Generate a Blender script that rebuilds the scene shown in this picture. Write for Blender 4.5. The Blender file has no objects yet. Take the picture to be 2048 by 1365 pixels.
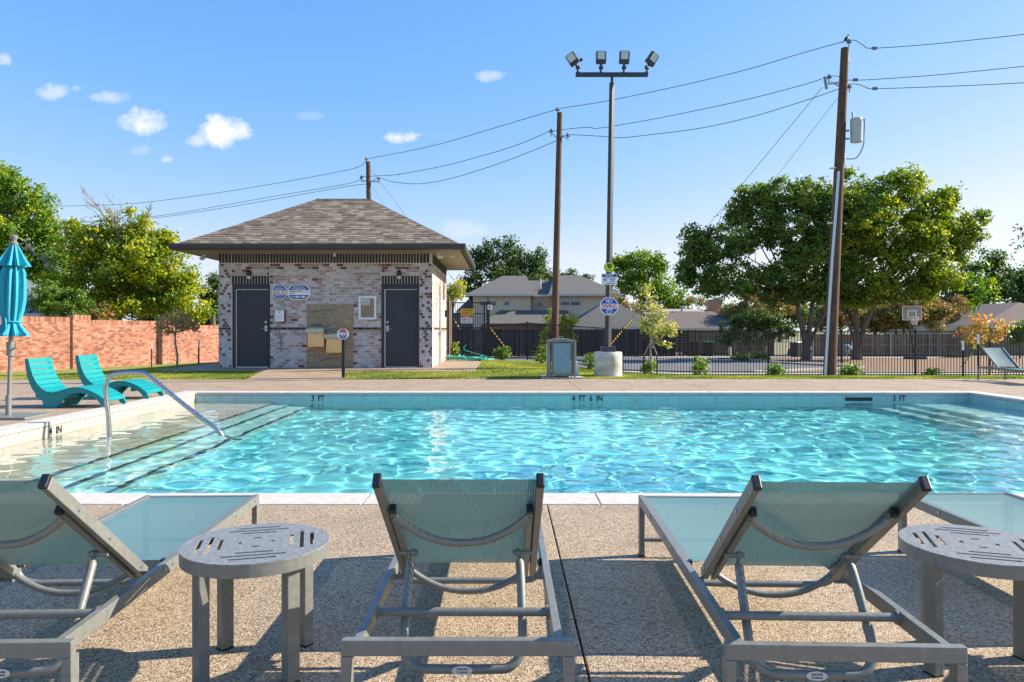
import bpy, math, random
import numpy as np
from mathutils import Vector, Matrix, Euler
R = math.radians
sc = bpy.context.scene
COL = sc.collection
# ------------------------------------------------------------------ camera
F, CX, HY, CH = 1450.0, 1010.0, 660.0, 1.18          # focal length and principal point in photo pixels, eye height
cam = bpy.data.cameras.new('camera'); camo = bpy.data.objects.new('camera', cam); COL.objects.link(camo); sc.camera = camo
cam.sensor_width = 36; cam.lens = F/2048*36
cam.shift_x = (1024-CX)/2048; cam.shift_y = -(682.5-HY)/2048
cam.clip_start = .05; cam.clip_end = 4000
camo.location = (0, 0, CH); camo.rotation_euler = (math.pi/2, 0, 0)
# ------------------------------------------------------------------ sun and sky
SUN_AZ, SUN_EL = R(11), R(31)                          # azimuth measured from +X towards +Y
sdir = Vector((math.cos(SUN_AZ)*math.cos(SUN_EL), math.sin(SUN_AZ)*math.cos(SUN_EL), math.sin(SUN_EL)))
sl = bpy.data.lights.new('sun', 'SUN'); sl.energy = 4.9; sl.angle = R(.53); sl.color = (1, .90, .76)
sl.cycles.is_caustics_light = True
so = bpy.data.objects.new('sun', sl); COL.objects.link(so); so.location = (30, 10, 40)
so.rotation_euler = sdir.to_track_quat('Z', 'Y').to_euler()
world = bpy.data.worlds.new('World'); sc.world = world; world.use_nodes = True
def build_world():
    nt = world.node_tree; N = nt.nodes; Lk = nt.links
    bg = N['Background']
    sky = N.new('ShaderNodeTexSky'); sky.sky_type = 'NISHITA'; sky.sun_disc = False
    sky.sun_elevation = SUN_EL; sky.sun_rotation = math.pi/2 - SUN_AZ
    sky.altitude = 200; sky.air_density = 1.0; sky.dust_density = .25; sky.ozone_density = 3.0
    bg.inputs['Strength'].default_value = .15
    tc = N.new('ShaderNodeTexCoord'); sp = N.new('ShaderNodeSeparateXYZ'); Lk.new(tc.outputs['Generated'], sp.inputs[0])
    def M(op, a, b=None, clamp=False):
        n = N.new('ShaderNodeMath'); n.operation = op; n.use_clamp = clamp
        for i, v in enumerate((a, b)):
            if v is None: continue
            if isinstance(v, (int, float)): n.inputs[i].default_value = v
            else: Lk.new(v, n.inputs[i])
        return n.outputs[0]
    yy = M('MAXIMUM', sp.outputs[1], .05)
    u = M('DIVIDE', sp.outputs[0], yy); v = M('DIVIDE', sp.outputs[2], yy)
    cb = N.new('ShaderNodeCombineXYZ'); Lk.new(u, cb.inputs[0]); Lk.new(v, cb.inputs[1])
    no = N.new('ShaderNodeTexNoise'); no.inputs['Scale'].default_value = 21; no.inputs['Detail'].default_value = 9; no.inputs['Roughness'].default_value = .68
    Lk.new(cb.outputs[0], no.inputs['Vector'])
    n1 = M('MULTIPLY', M('SUBTRACT', no.outputs[0], .5), 3.8)
    total = None
    clouds = [(286,240,58,36,.62),(452,264,66,38,1.0),(392,282,34,16,.4),(800,274,46,15,.55),(110,182,44,20,.36),(150,180,18,12,.3),(215,196,52,15,.3),
              (975,152,44,14,.33),(335,319,16,9,.28),(930,458,70,22,.2),(4,118,22,16,.4),(620,232,34,10,.12),(280,300,26,14,.15)]
    for px, py, rx, ry, a in clouds:
        u0, v0 = (px-CX)/F, (HY-py)/F
        dx = M('DIVIDE', M('SUBTRACT', u, u0), rx/F); dy = M('DIVIDE', M('SUBTRACT', v, v0), ry/F)
        d = M('ADD', M('MULTIPLY', dx, dx), M('MULTIPLY', dy, dy))
        m = M('MULTIPLY', M('MULTIPLY', M('ADD', M('SUBTRACT', .8, d), n1), 1.1, True), min(1, a*1.35))
        total = m if total is None else M('MAXIMUM', total, m)
    total = M('MULTIPLY', total, M('GREATER_THAN', sp.outputs[1], .1))
    # camera-like compression of the sky's green and blue, all round the dome
    sc_ = N.new('ShaderNodeSeparateColor'); Lk.new(sky.outputs[0], sc_.inputs[0]); hs = N.new('ShaderNodeCombineColor'); gch = M('MULTIPLY', M('POWER', sc_.outputs[1], .66), .905)
    Lk.new(M('MINIMUM', M('MULTIPLY', M('POWER', sc_.outputs[0], 1.26), .49), M('MULTIPLY', gch, .90)), hs.inputs[0]); Lk.new(gch, hs.inputs[1]); Lk.new(M('MULTIPLY', M('POWER', sc_.outputs[2], .15), 2.45), hs.inputs[2])
    mx = N.new('ShaderNodeMix'); mx.data_type = 'RGBA'; Lk.new(total, mx.inputs[0]); Lk.new(hs.outputs[0], mx.inputs[6])
    mx.inputs[7].default_value = (3.3, 3.3, 3.3, 1)
    Lk.new(mx.outputs[2], bg.inputs['Color'])
build_world()
sc.view_settings.view_transform = 'Standard'; sc.view_settings.look = 'None'
sc.view_settings.exposure = 1.15; sc.view_settings.gamma = 1; sc.view_settings.use_curve_mapping = False
sc.cycles.use_denoising = True
sc.cycles.max_bounces = 10; sc.cycles.transmission_bounces = 8; sc.cycles.transparent_max_bounces = 12
sc.cycles.sample_clamp_indirect = 6

# ------------------------------------------------------------------ helpers
def at(px, py, Y): return Vector(((px-CX)*Y/F, Y, CH-(py-HY)*Y/F))
def interp(y, pts):
    if y <= pts[0][0]: return pts[0][1]
    for (a, za), (b, zb) in zip(pts, pts[1:]):
        if y <= b: return za+(zb-za)*(y-a)/(b-a)
    return pts[-1][1]
PB = [(17.4,0),(19,-.05),(24,-.37),(30,-.46),(48,-.6),(400,-.6)]
PM = [(17.4,0),(19.3,.06),(20.4,.09),(26.2,.09),(31,-.145),(48,-.6),(400,-.6)]
def sst(x, a, b):
    t = max(0, min(1, (x-a)/(b-a))); return t*t*(3-2*t)
def g(x, y):
    m = sst(x, -13.5, -9.3)*(1-sst(x, -.6, 5.5))
    if y > 27: m = sst(x, -13.5, -9.3)*(1-sst(x, 1, 5.5))
    return interp(y, PB)*(1-m)+interp(y, PM)*m
def gp(px, py, ymin=17.4):
    s = (py-HY)/F; y = ymin
    while y < 300:
        x = (px-CX)*y/F
        if CH-s*y <= g(x, y): return Vector((x, y, g(x, y)))
        y += .02
    return Vector(((px-CX)*80/F, 80, -.6))

MATS = {}
def mat(name, c=(.5,.5,.5), rough=.7, metal=0., var=0., vs=8., bump=0., bs=60., coat=0., c2=None, spec=None, stretch=None, detail=4, coords='Object'):
    if name in MATS: return MATS[name]
    m = bpy.data.materials.new(name); m.use_nodes = True; nt = m.node_tree; N = nt.nodes; L = nt.links
    b = N['Principled BSDF']; b.inputs['Base Color'].default_value = (*c, 1); b.inputs['Roughness'].default_value = rough
    b.inputs['Metallic'].default_value = metal; b.inputs['Coat Weight'].default_value = coat
    if spec is not None: b.inputs['Specular IOR Level'].default_value = spec
    if var or bump:
        tc = N.new('ShaderNodeTexCoord'); mp = N.new('ShaderNodeMapping')
        if coords == 'World':
            ge = N.new('ShaderNodeNewGeometry'); L.new(ge.outputs['Position'], mp.inputs[0])
        else: L.new(tc.outputs['Object'], mp.inputs[0])
        if stretch: mp.inputs['Scale'].default_value = stretch
    if var:
        no = N.new('ShaderNodeTexNoise'); no.inputs['Scale'].default_value = vs; no.inputs['Detail'].default_value = detail; no.inputs['Roughness'].default_value = .6
        L.new(mp.outputs[0], no.inputs['Vector'])
        cr = N.new('ShaderNodeValToRGB'); L.new(no.outputs[0], cr.inputs[0])
        a = [max(0, x*(1-var)) for x in c]; d = c2 or [min(1, x*(1+var)) for x in c]
        cr.color_ramp.elements[0].position = .32; cr.color_ramp.elements[0].color = (*a, 1)
        cr.color_ramp.elements[1].position = .68; cr.color_ramp.elements[1].color = (*d, 1)
        L.new(cr.outputs[0], b.inputs['Base Color'])
        mr = N.new('ShaderNodeMapRange'); mr.inputs[3].default_value = max(.02, rough-.12); mr.inputs[4].default_value = min(1, rough+.12)
        L.new(no.outputs[0], mr.inputs[0]); L.new(mr.outputs[0], b.inputs['Roughness'])
    if bump:
        n2 = N.new('ShaderNodeTexNoise'); n2.inputs['Scale'].default_value = bs; n2.inputs['Detail'].default_value = 5
        L.new(mp.outputs[0], n2.inputs['Vector'])
        bp = N.new('ShaderNodeBump'); bp.inputs['Strength'].default_value = bump; bp.inputs['Distance'].default_value = .01
        L.new(n2.outputs[0], bp.inputs['Height']); L.new(bp.outputs[0], b.inputs['Normal'])
    MATS[name] = m
    return m

class MB:
    def __init__(s): s.v = []; s.f = []; s.m = []
    def add(s, vs, fs, mi=0):
        o = len(s.v); s.v += [tuple(v) for v in vs]
        for f in fs: s.f.append(tuple(i+o for i in f)); s.m.append(mi)
        return s
    def obox(s, c, U, V, W, mi=0):       # half-extent vectors
        c = Vector(c); vs = [c+a*U+b*V+d*W for a in (-1,1) for b in (-1,1) for d in (-1,1)]
        return s.add(vs, [(0,1,3,2),(4,6,7,5),(0,4,5,1),(2,3,7,6),(0,2,6,4),(1,5,7,3)], mi)
    def box(s, x0, x1, y0, y1, z0, z1, mi=0):
        return s.obox(((x0+x1)/2,(y0+y1)/2,(z0+z1)/2), Vector(((x1-x0)/2,0,0)), Vector((0,(y1-y0)/2,0)), Vector((0,0,(z1-z0)/2)), mi)
    def bar(s, a, b, w, h, up=(0,0,1), mi=0):    # rectangular bar from a to b, w across, h along up
        a = Vector(a); b = Vector(b); d = (b-a); l = d.length; d.normalize()
        x = d.cross(Vector(up)); 
        if x.length < 1e-5: x = d.cross(Vector((1,0,0)))
        x.normalize(); u = x.cross(d)
        return s.obox((a+b)/2, x*w/2, d*l/2, u*h/2, mi)
    def tube(s, pts, r, n=10, cap=True, mi=0, closed=False):
        pts = [Vector(p) for p in pts]; k = len(pts)
        rs = r if isinstance(r, (list, tuple)) else [r]*k
        base = len(s.v); prev = None
        for i, p in enumerate(pts):
            if closed: t = pts[(i+1) % k]-pts[i-1]
            else: t = pts[min(i+1, k-1)]-pts[max(i-1, 0)]
            t.normalize()
            if prev is None:
                x = t.cross(Vector((0,0,1)))
                if x.length < .1: x = t.cross(Vector((1,0,0)))
            else: x = prev-t*prev.dot(t)
            x.normalize(); prev = x; y = t.cross(x)
            for j in range(n):
                a = 2*math.pi*j/n; s.v.append(tuple(p+(x*math.cos(a)+y*math.sin(a))*rs[i]))
        for i in range(k if closed else k-1):
            i2 = (i+1) % k
            for j in range(n):
                s.f.append((base+i*n+j, base+i*n+(j+1)%n, base+i2*n+(j+1)%n, base+i2*n+j)); s.m.append(mi)
        if cap and not closed:
            s.f.append(tuple(base+j for j in reversed(range(n)))); s.m.append(mi)
            s.f.append(tuple(base+(k-1)*n+j for j in range(n))); s.m.append(mi)
        return s
    def cyl(s, a, b, r, n=16, r2=None, mi=0): return s.tube([a, b], [r, r if r2 is None else r2], n, mi=mi)
    def prism(s, poly, vec, mi=0):
        n = len(poly); vec = Vector(vec); p = [Vector(q) for q in poly]
        return s.add(p+[q+vec for q in p], [tuple(reversed(range(n))), tuple(range(n, 2*n))]+[(i,(i+1)%n,n+(i+1)%n,n+i) for i in range(n)], mi)
    def lathe(s, prof, c=(0,0,0), n=20, mi=0, sx=1, sy=1):
        base = len(s.v); k = len(prof)
        for r, z in prof:
            for j in range(n):
                a = 2*math.pi*j/n; s.v.append((c[0]+sx*r*math.cos(a), c[1]+sy*r*math.sin(a), c[2]+z))
        for i in range(k-1):
            for j in range(n): s.f.append((base+i*n+j, base+i*n+(j+1)%n, base+(i+1)*n+(j+1)%n, base+(i+1)*n+j)); s.m.append(mi)
        s.f.append(tuple(base+j for j in reversed(range(n)))); s.m.append(mi)
        s.f.append(tuple(base+(k-1)*n+j for j in range(n))); s.m.append(mi)
        return s
    def build(s, name, m, parent=None, smooth=False, bevel=0, world=False, recalc=True):
        me = bpy.data.meshes.new(name); me.from_pydata(s.v, [], s.f)
        ms = m if isinstance(m, (list, tuple)) else [m]
        for q in ms: me.materials.append(q)
        if len(ms) > 1: me.polygons.foreach_set('material_index', s.m)
        if recalc and len(s.f) < 60000:
            import bmesh
            bm = bmesh.new(); bm.from_mesh(me); bmesh.ops.recalc_face_normals(bm, faces=bm.faces); bm.to_mesh(me); bm.free()
        if smooth:
            me.polygons.foreach_set('use_smooth', [True]*len(me.polygons))
            try: me.set_sharp_from_angle(angle=R(40))
            except Exception: pass
        me.update()
        o = bpy.data.objects.new(name, me); COL.objects.link(o)
        if parent is not None: o.parent = parent
        if bevel:
            md = o.modifiers.new('bevel', 'BEVEL'); md.width = bevel; md.segments = 2; md.limit_method = 'ANGLE'; md.angle_limit = R(40)
        return o
def tag(o, label=None, cat=None, group=None, kind=None):
    if label: o['label'] = label
    if cat: o['category'] = cat
    if group: o['group'] = group
    if kind: o['kind'] = kind
    return o
def thing(name, label, cat, loc=(0,0,0), rz=0, group=None):
    o = bpy.data.objects.new(name, None); COL.objects.link(o); o.location = loc; o.rotation_euler = (0,0,rz); o.empty_display_size = .2
    return tag(o, label, cat, group)
def copy_tree(o, parent=None):
    c = o.copy(); COL.objects.link(c)
    if parent is not None: c.parent = parent
    for ch in o.children: copy_tree(ch, c)
    return c
def share(name, me, parent, M):
    o = bpy.data.objects.new(name, me); COL.objects.link(o); o.parent = parent; o.matrix_local = M; return o
def text(s, w, h, m, parent, loc, name='lettering', rot=(math.pi/2,0,0), ext=.0015, align='CENTER', bold=0.018):
    cu = bpy.data.curves.new('t', 'FONT'); cu.body = s; cu.align_x = align; cu.align_y = 'CENTER'; cu.extrude = ext; cu.resolution_u = 2; cu.offset = bold
    to = bpy.data.objects.new('t', cu); COL.objects.link(to)
    dg = bpy.context.evaluated_depsgraph_get(); dg.update()
    me = bpy.data.meshes.new_from_object(to.evaluated_get(dg)); me.name = name
    bpy.data.objects.remove(to)
    co = np.zeros(len(me.vertices)*3, dtype=np.float32); me.vertices.foreach_get('co', co); co = co.reshape(-1,3)
    mn, mxx = co.min(0), co.max(0); ctr = (mn+mxx)/2
    co[:,0] = (co[:,0]-ctr[0])*w/max(1e-6, mxx[0]-mn[0]); co[:,1] = (co[:,1]-ctr[1])*h/max(1e-6, mxx[1]-mn[1])
    me.vertices.foreach_set('co', co.ravel()); me.materials.clear(); me.materials.append(m); me.update()
    o = bpy.data.objects.new(name, me); COL.objects.link(o)
    if parent is not None: o.parent = parent
    o.location = loc; o.rotation_euler = rot
    return o
def grid_sheet(name, m, poly, dz, step=.5, fn=None, parent=None, kind='structure', thick=0):
    """sheet covering a world polygon (convex or simple), draped on the terrain"""
    import bmesh
    fn = fn or g
    bm = bmesh.new(); vs = [bm.verts.new((x, y, 0)) for x, y in poly]; bm.faces.new(vs)
    xs = [p[0] for p in poly]; ys = [p[1] for p in poly]
    def cuts(a, b):
        k = []; q = math.ceil(a/step)*step
        while q < b: k.append(q); q += step
        return k
    for q in cuts(min(xs), max(xs)): bmesh.ops.bisect_plane(bm, geom=bm.verts[:]+bm.edges[:]+bm.faces[:], plane_co=(q,0,0), plane_no=(1,0,0))
    for q in cuts(min(ys), max(ys)): bmesh.ops.bisect_plane(bm, geom=bm.verts[:]+bm.edges[:]+bm.faces[:], plane_co=(0,q,0), plane_no=(0,1,0))
    for v in bm.verts: v.co.z = fn(v.co.x, v.co.y)+dz
    bmesh.ops.recalc_face_normals(bm, faces=bm.faces)
    if thick:
        r = bmesh.ops.extrude_face_region(bm, geom=bm.faces[:])
        for v in [e for e in r['geom'] if isinstance(e, bmesh.types.BMVert)]: v.co.z -= thick
        bmesh.ops.recalc_face_normals(bm, faces=bm.faces)
    me = bpy.data.meshes.new(name); bm.to_mesh(me); bm.free(); me.materials.append(m)
    if not thick:
        if sum(p.normal.z for p in me.polygons) < 0: me.flip_normals()
    o = bpy.data.objects.new(name, me); COL.objects.link(o)
    if kind: o['kind'] = kind
    if parent: o.parent = parent
    return o
def quads_mesh(name, P, m, parent=None, tint=None, smooth=False):
    """P: (n,k,3) array of polygons"""
    n, k = P.shape[:2]; me = bpy.data.meshes.new(name)
    me.vertices.add(n*k); me.vertices.foreach_set('co', P.astype(np.float32).ravel())
    me.loops.add(n*k); me.loops.foreach_set('vertex_index', np.arange(n*k, dtype=np.int32))
    me.polygons.add(n); me.polygons.foreach_set('loop_start', np.arange(0, n*k, k, dtype=np.int32))
    me.update(calc_edges=True)
    if tint is not None:
        a = me.attributes.new('tint', 'FLOAT', 'FACE'); a.data.foreach_set('value', tint.astype(np.float32))
    me.materials.append(m)
    o = bpy.data.objects.new(name, me); COL.objects.link(o)
    if parent: o.parent = parent
    return o
def octagon(cx, cz, rx, rz, k=.29):
    a = [(-1+2*k, 1), (1-2*k, 1)] if False else None
    q = 1-2*k
    return [(cx+rx*u, cz+rz*v) for u, v in [(-q,1),(q,1),(1,q),(1,-q),(q,-1),(-q,-1),(-1,-q),(-1,q)]]

# ------------------------------------------------------------------ materials
M_GREY = mat('grey_powder_coat', (.205,.21,.19), .42, .25, var=.12, vs=40, bump=.04, bs=400)
M_BLACKP = mat('black_plastic', (.012,.012,.013), .4)
M_STEEL = mat('brushed_stainless', (.42,.43,.44), .28, 1., var=.1, vs=30)
M_BLACKM = mat('black_iron', (.012,.012,.014), .45, var=.3, vs=20)
M_POLEM = mat('bronze_grey_steel', (.045,.045,.055), .5, .2, var=.15, vs=5)
M_DOOR = mat('charcoal_door_paint', (.032,.034,.042), .5, var=.12, vs=3, bump=.05, bs=30)
M_DFRAME = mat('dark_door_frame', (.022,.023,.028), .45)
M_ALU = mat('aluminium_trim', (.55,.56,.57), .35, .9)
M_WHITE = mat('white_enamel', (.8,.8,.8), .35, var=.04, vs=10)
M_BLUE = mat('sign_blue', (.018,.07,.33), .4)
M_RED = mat('sign_red', (.55,.02,.03), .4)
M_INK = mat('black_ink', (.015,.015,.018), .6)
M_YEL = mat('sign_yellow', (.85,.5,.01), .4)
M_LIME = mat('sign_lime', (.55,.75,.02), .4)
M_GUTTER = mat('dark_bronze_gutter', (.045,.038,.036), .45, var=.15, vs=4)
M_SOFFIT = mat('tan_soffit', (.30,.25,.21), .8, var=.1, vs=3)
M_MORTAR = mat('cream_mortar', (.62,.55,.47), .95, var=.15, vs=20, bump=.3, bs=120)
M_MORTAR2 = mat('pinkish_mortar', (.42,.26,.19), .95, var=.15, vs=10, bump=.3, bs=120)
def brick_mat(name, c, smear, amt, coords='World'):
    m = bpy.data.materials.new(name); m.use_nodes = True; nt = m.node_tree; N = nt.nodes; L = nt.links; b = N['Principled BSDF']
    b.inputs['Roughness'].default_value = .92
    ge = N.new('ShaderNodeNewGeometry'); mp = N.new('ShaderNodeMapping'); mp.inputs['Scale'].default_value = (1,1,2.2); L.new(ge.outputs['Position'], mp.inputs[0])
    n1 = N.new('ShaderNodeTexNoise'); n1.inputs['Scale'].default_value = 11; n1.inputs['Detail'].default_value = 8; n1.inputs['Roughness'].default_value = .7; L.new(mp.outputs[0], n1.inputs['Vector'])
    cr = N.new('ShaderNodeValToRGB'); L.new(n1.outputs[0], cr.inputs[0]); e = cr.color_ramp.elements
    e[0].position = .5-.2*amt-.04; e[0].color = (*c, 1); e[1].position = .5-.2*amt+.22; e[1].color = (*smear, 1)
    n2 = N.new('ShaderNodeTexNoise'); n2.inputs['Scale'].default_value = 1.3; n2.inputs['Detail'].default_value = 5; L.new(ge.outputs['Position'], n2.inputs['Vector'])
    mr = N.new('ShaderNodeMapRange'); mr.inputs[1].default_value = .3; mr.inputs[2].default_value = .7; mr.inputs[3].default_value = .82; mr.inputs[4].default_value = 1.12; L.new(n2.outputs[0], mr.inputs[0])
    mx = N.new('ShaderNodeVectorMath'); mx.operation = 'SCALE'; L.new(cr.outputs[0], mx.inputs[0]); L.new(mr.outputs[0], mx.inputs['Scale'])
    L.new(mx.outputs[0], b.inputs['Base Color'])
    bp = N.new('ShaderNodeBump'); bp.inputs['Strength'].default_value = .5; bp.inputs['Distance'].default_value = .01; L.new(n1.outputs[0], bp.inputs['Height']); L.new(bp.outputs[0], b.inputs['Normal'])
    return m
WB = [brick_mat('whitewashed_brick_pale', (.36,.26,.24), (.62,.58,.57), .55), brick_mat('whitewashed_brick_grey', (.38,.31,.30), (.60,.56,.56), .9),
      brick_mat('whitewashed_brick_rose', (.30,.17,.145), (.56,.50,.48), .3), brick_mat('tumbled_brick_red', (.17,.06,.05), (.36,.25,.23), -.3),
      brick_mat('charcoal_brick', (.045,.038,.036), (.09,.08,.08), -.2)]
RB = [brick_mat('orange_brick', (.33,.13,.078), (.43,.25,.17), -.2), brick_mat('salmon_brick', (.39,.18,.115), (.47,.31,.23), 0), brick_mat('dark_red_brick', (.22,.08,.055), (.36,.18,.13), -.3)]
SH = [mat('roof_shingle_%s' % n, c, .95, var=.22, vs=30, bump=.4, bs=200, coords='World') for n, c in (('brown',(.15,.115,.08)),('taupe',(.195,.155,.11)),('pale',(.27,.22,.16)),('dark',(.11,.085,.062)))]

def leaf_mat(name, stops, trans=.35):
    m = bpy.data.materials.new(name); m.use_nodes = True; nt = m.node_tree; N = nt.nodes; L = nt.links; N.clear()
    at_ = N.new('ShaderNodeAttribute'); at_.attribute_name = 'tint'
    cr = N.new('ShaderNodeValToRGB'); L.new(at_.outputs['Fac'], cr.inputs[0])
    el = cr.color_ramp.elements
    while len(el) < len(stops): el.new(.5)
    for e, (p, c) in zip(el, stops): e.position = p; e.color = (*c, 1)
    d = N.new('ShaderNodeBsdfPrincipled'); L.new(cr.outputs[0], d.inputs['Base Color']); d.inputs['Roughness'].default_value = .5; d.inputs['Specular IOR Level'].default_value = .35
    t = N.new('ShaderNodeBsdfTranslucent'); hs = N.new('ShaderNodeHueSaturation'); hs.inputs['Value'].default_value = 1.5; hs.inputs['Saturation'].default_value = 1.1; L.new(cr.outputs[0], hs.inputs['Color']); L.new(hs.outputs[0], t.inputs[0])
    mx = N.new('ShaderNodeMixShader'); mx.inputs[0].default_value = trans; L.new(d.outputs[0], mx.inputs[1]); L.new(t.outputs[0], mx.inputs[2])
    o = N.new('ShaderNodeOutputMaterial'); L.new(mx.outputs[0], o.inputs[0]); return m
LF = dict(
 green=leaf_mat('maple_leaves', [(0,(0.051,0.123,0.017)),(.45,(0.131,0.246,0.022)),(.8,(0.290,0.362,0.022)),(1,(0.522,0.435,0.029))]),
 yellow=leaf_mat('yellowing_leaves', [(0,(0.065,0.131,0.014)),(.4,(0.189,0.275,0.017)),(.75,(0.435,0.435,0.017)),(1,(0.53,0.47,0.035))]),
 oak=leaf_mat('live_oak_leaves', [(0,(0.054,0.110,0.022)),(.5,(0.135,0.212,0.032)),(.85,(0.319,0.356,0.040)),(1,(0.539,0.490,0.047))]),
 oaky=leaf_mat('live_oak_leaves_yellow_green', [(0,(0.069,0.133,0.019)),(.45,(0.184,0.268,0.022)),(.75,(0.464,0.490,0.024)),(1,(0.750,0.734,0.032))]),  # yellower leaf colours of the right-hand oak
 dark=leaf_mat('dark_oak_leaves', [(0,(0.026,0.061,0.017)),(.5,(0.065,0.123,0.026)),(1,(0.174,0.232,0.043))]),
 autumn=leaf_mat('autumn_leaves', [(0,(0.145,0.174,0.029)),(.35,(0.406,0.348,0.072)),(.7,(0.609,0.348,0.116)),(1,(0.667,0.203,0.058))]),
 young=leaf_mat('pale_young_leaves', [(0,(0.174,0.246,0.043)),(.5,(0.464,0.478,0.116)),(.8,(0.667,0.522,0.203)),(1,(0.750,0.507,0.261))]),
 myrtle=leaf_mat('crape_myrtle_leaves', [(0,(0.087,0.131,0.029)),(.4,(0.203,0.189,0.043)),(.75,(0.406,0.217,0.087)),(1,(0.522,0.217,0.116))]),
 shrub=leaf_mat('shrub_leaves', [(0,(0.072,0.145,0.029)),(.6,(0.189,0.290,0.043)),(1,(0.406,0.464,0.072))]),
 brown=leaf_mat('dry_brown_leaves', [(0,(0.174,0.145,0.043)),(.5,(0.377,0.232,0.087)),(1,(0.551,0.348,0.160))]))
M_BARK = mat('grey_brown_bark', (.13,.10,.075), .95, var=.4, vs=9, bump=.8, bs=25, stretch=(1,1,.3))
M_BARKP = mat('pale_young_bark', (.32,.28,.23), .9, var=.2, vs=12)
M_TWIG = mat('bare_grey_twig', (.30,.26,.22), .9)
# ================================================================== ground
def ground_mat():
    m = bpy.data.materials.new('dry_soil_ground'); m.use_nodes = True; nt = m.node_tree; N = nt.nodes; L = nt.links; b = N['Principled BSDF']; b.inputs['Roughness'].default_value = 1
    ge = N.new('ShaderNodeNewGeometry')
    n1 = N.new('ShaderNodeTexNoise'); n1.inputs['Scale'].default_value = .35; n1.inputs['Detail'].default_value = 9; n1.inputs['Roughness'].default_value = .7; L.new(ge.outputs['Position'], n1.inputs['Vector'])
    cr = N.new('ShaderNodeValToRGB'); L.new(n1.outputs[0], cr.inputs[0]); e = cr.color_ramp.elements
    e[0].position = .35; e[0].color = (.10,.12,.04,1); e[1].position = .62; e[1].color = (.26,.20,.12,1)
    L.new(cr.outputs[0], b.inputs['Base Color']); return m
def terrain():
    xs = sorted(set([-600,-300,-120,-60,-40,-30]+[x*.75 for x in range(-36, 48)]+[45,60,120,300,600])); ys = [17.3,17.6,18,18.5]+[19+.6*i for i in range(52)]+[52,60,80,120,200,400,900]
    mb = MB(); V = [(x, y, g(x, y)-.03) for y in ys for x in xs]; n = len(xs)
    mb.add(V, [(j*n+i, j*n+i+1, (j+1)*n+i+1, (j+1)*n+i) for j in range(len(ys)-1) for i in range(n-1)])
    # the ground under and behind the deck, so that the sheet runs to every side
    for x0, x1, y0, y1 in ((-600,-6.6,-300,17.3),(9.4,600,-300,17.3),(-6.6,9.4,-300,4.6),(-6.6,9.4,14.2,17.3)):
        mb.add([(x0,y0,-.03),(x1,y0,-.03),(x1,y1,-.03),(x0,y1,-.03)], [(0,1,2,3)])
    return tag(mb.build('ground', ground_mat(), recalc=False), kind='structure')
terrain()

def aggregate_mat(name, c_lo, c_mid, c_hi, dark, sc_p=150, bump=.9):
    m = bpy.data.materials.new(name); m.use_nodes = True; nt = m.node_tree; N = nt.nodes; L = nt.links; b = N['Principled BSDF']
    ge = N.new('ShaderNodeNewGeometry')
    vo = N.new('ShaderNodeTexVoronoi'); vo.inputs['Scale'].default_value = sc_p; vo.inputs['Randomness'].default_value = 1; L.new(ge.outputs['Position'], vo.inputs['Vector'])
    cr = N.new('ShaderNodeValToRGB'); sp = N.new('ShaderNodeSeparateColor'); L.new(vo.outputs['Color'], sp.inputs[0]); L.new(sp.outputs[0], cr.inputs[0])
    e = cr.color_ramp.elements
    while len(e) < 5: e.new(.5)
    for q, (p, c) in zip(e, ((0, dark), (.16, c_lo), (.5, c_mid), (.85, c_hi), (1, (.66,.58,.46)))): q.position = p; q.color = (*c, 1)
    mr = N.new('ShaderNodeMapRange'); mr.inputs[1].default_value = 0; mr.inputs[2].default_value = .62; mr.inputs[3].default_value = 1.05; mr.inputs[4].default_value = .62; L.new(vo.outputs['Distance'], mr.inputs[0])
    n2 = N.new('ShaderNodeTexNoise'); n2.inputs['Scale'].default_value = 1.6; n2.inputs['Detail'].default_value = 8; n2.inputs['Roughness'].default_value = .65; L.new(ge.outputs['Position'], n2.inputs['Vector'])
    m2 = N.new('ShaderNodeMapRange'); m2.inputs[1].default_value = .3; m2.inputs[2].default_value = .7; m2.inputs[3].default_value = .78; m2.inputs[4].default_value = 1.14; L.new(n2.outputs[0], m2.inputs[0])
    mu = N.new('ShaderNodeMath'); mu.operation = 'MULTIPLY'; L.new(mr.outputs[0], mu.inputs[0]); L.new(m2.outputs[0], mu.inputs[1])
    sc_ = N.new('ShaderNodeVectorMath'); sc_.operation = 'SCALE'; L.new(cr.outputs[0], sc_.inputs[0]); L.new(mu.outputs[0], sc_.inputs['Scale']); L.new(sc_.outputs[0], b.inputs['Base Color'])
    b.inputs['Roughness'].default_value = .75
    bp = N.new('ShaderNodeBump'); bp.inputs['Strength'].default_value = bump; bp.inputs['Distance'].default_value = .003; bp.invert = True
    L.new(vo.outputs['Distance'], bp.inputs['Height']); L.new(bp.outputs[0], b.inputs['Normal'])
    return m
AG_N = aggregate_mat('pebble_aggregate', (.33,.225,.13), (.50,.365,.225), (.66,.51,.34), (.13,.085,.05), 145)
AG_F = aggregate_mat('fine_aggregate', (.34,.235,.145), (.49,.35,.225), (.60,.44,.30), (.20,.14,.09), 90, .5)
M_JOINT = mat('dark_joint', (.05,.045,.04), 1)
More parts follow.
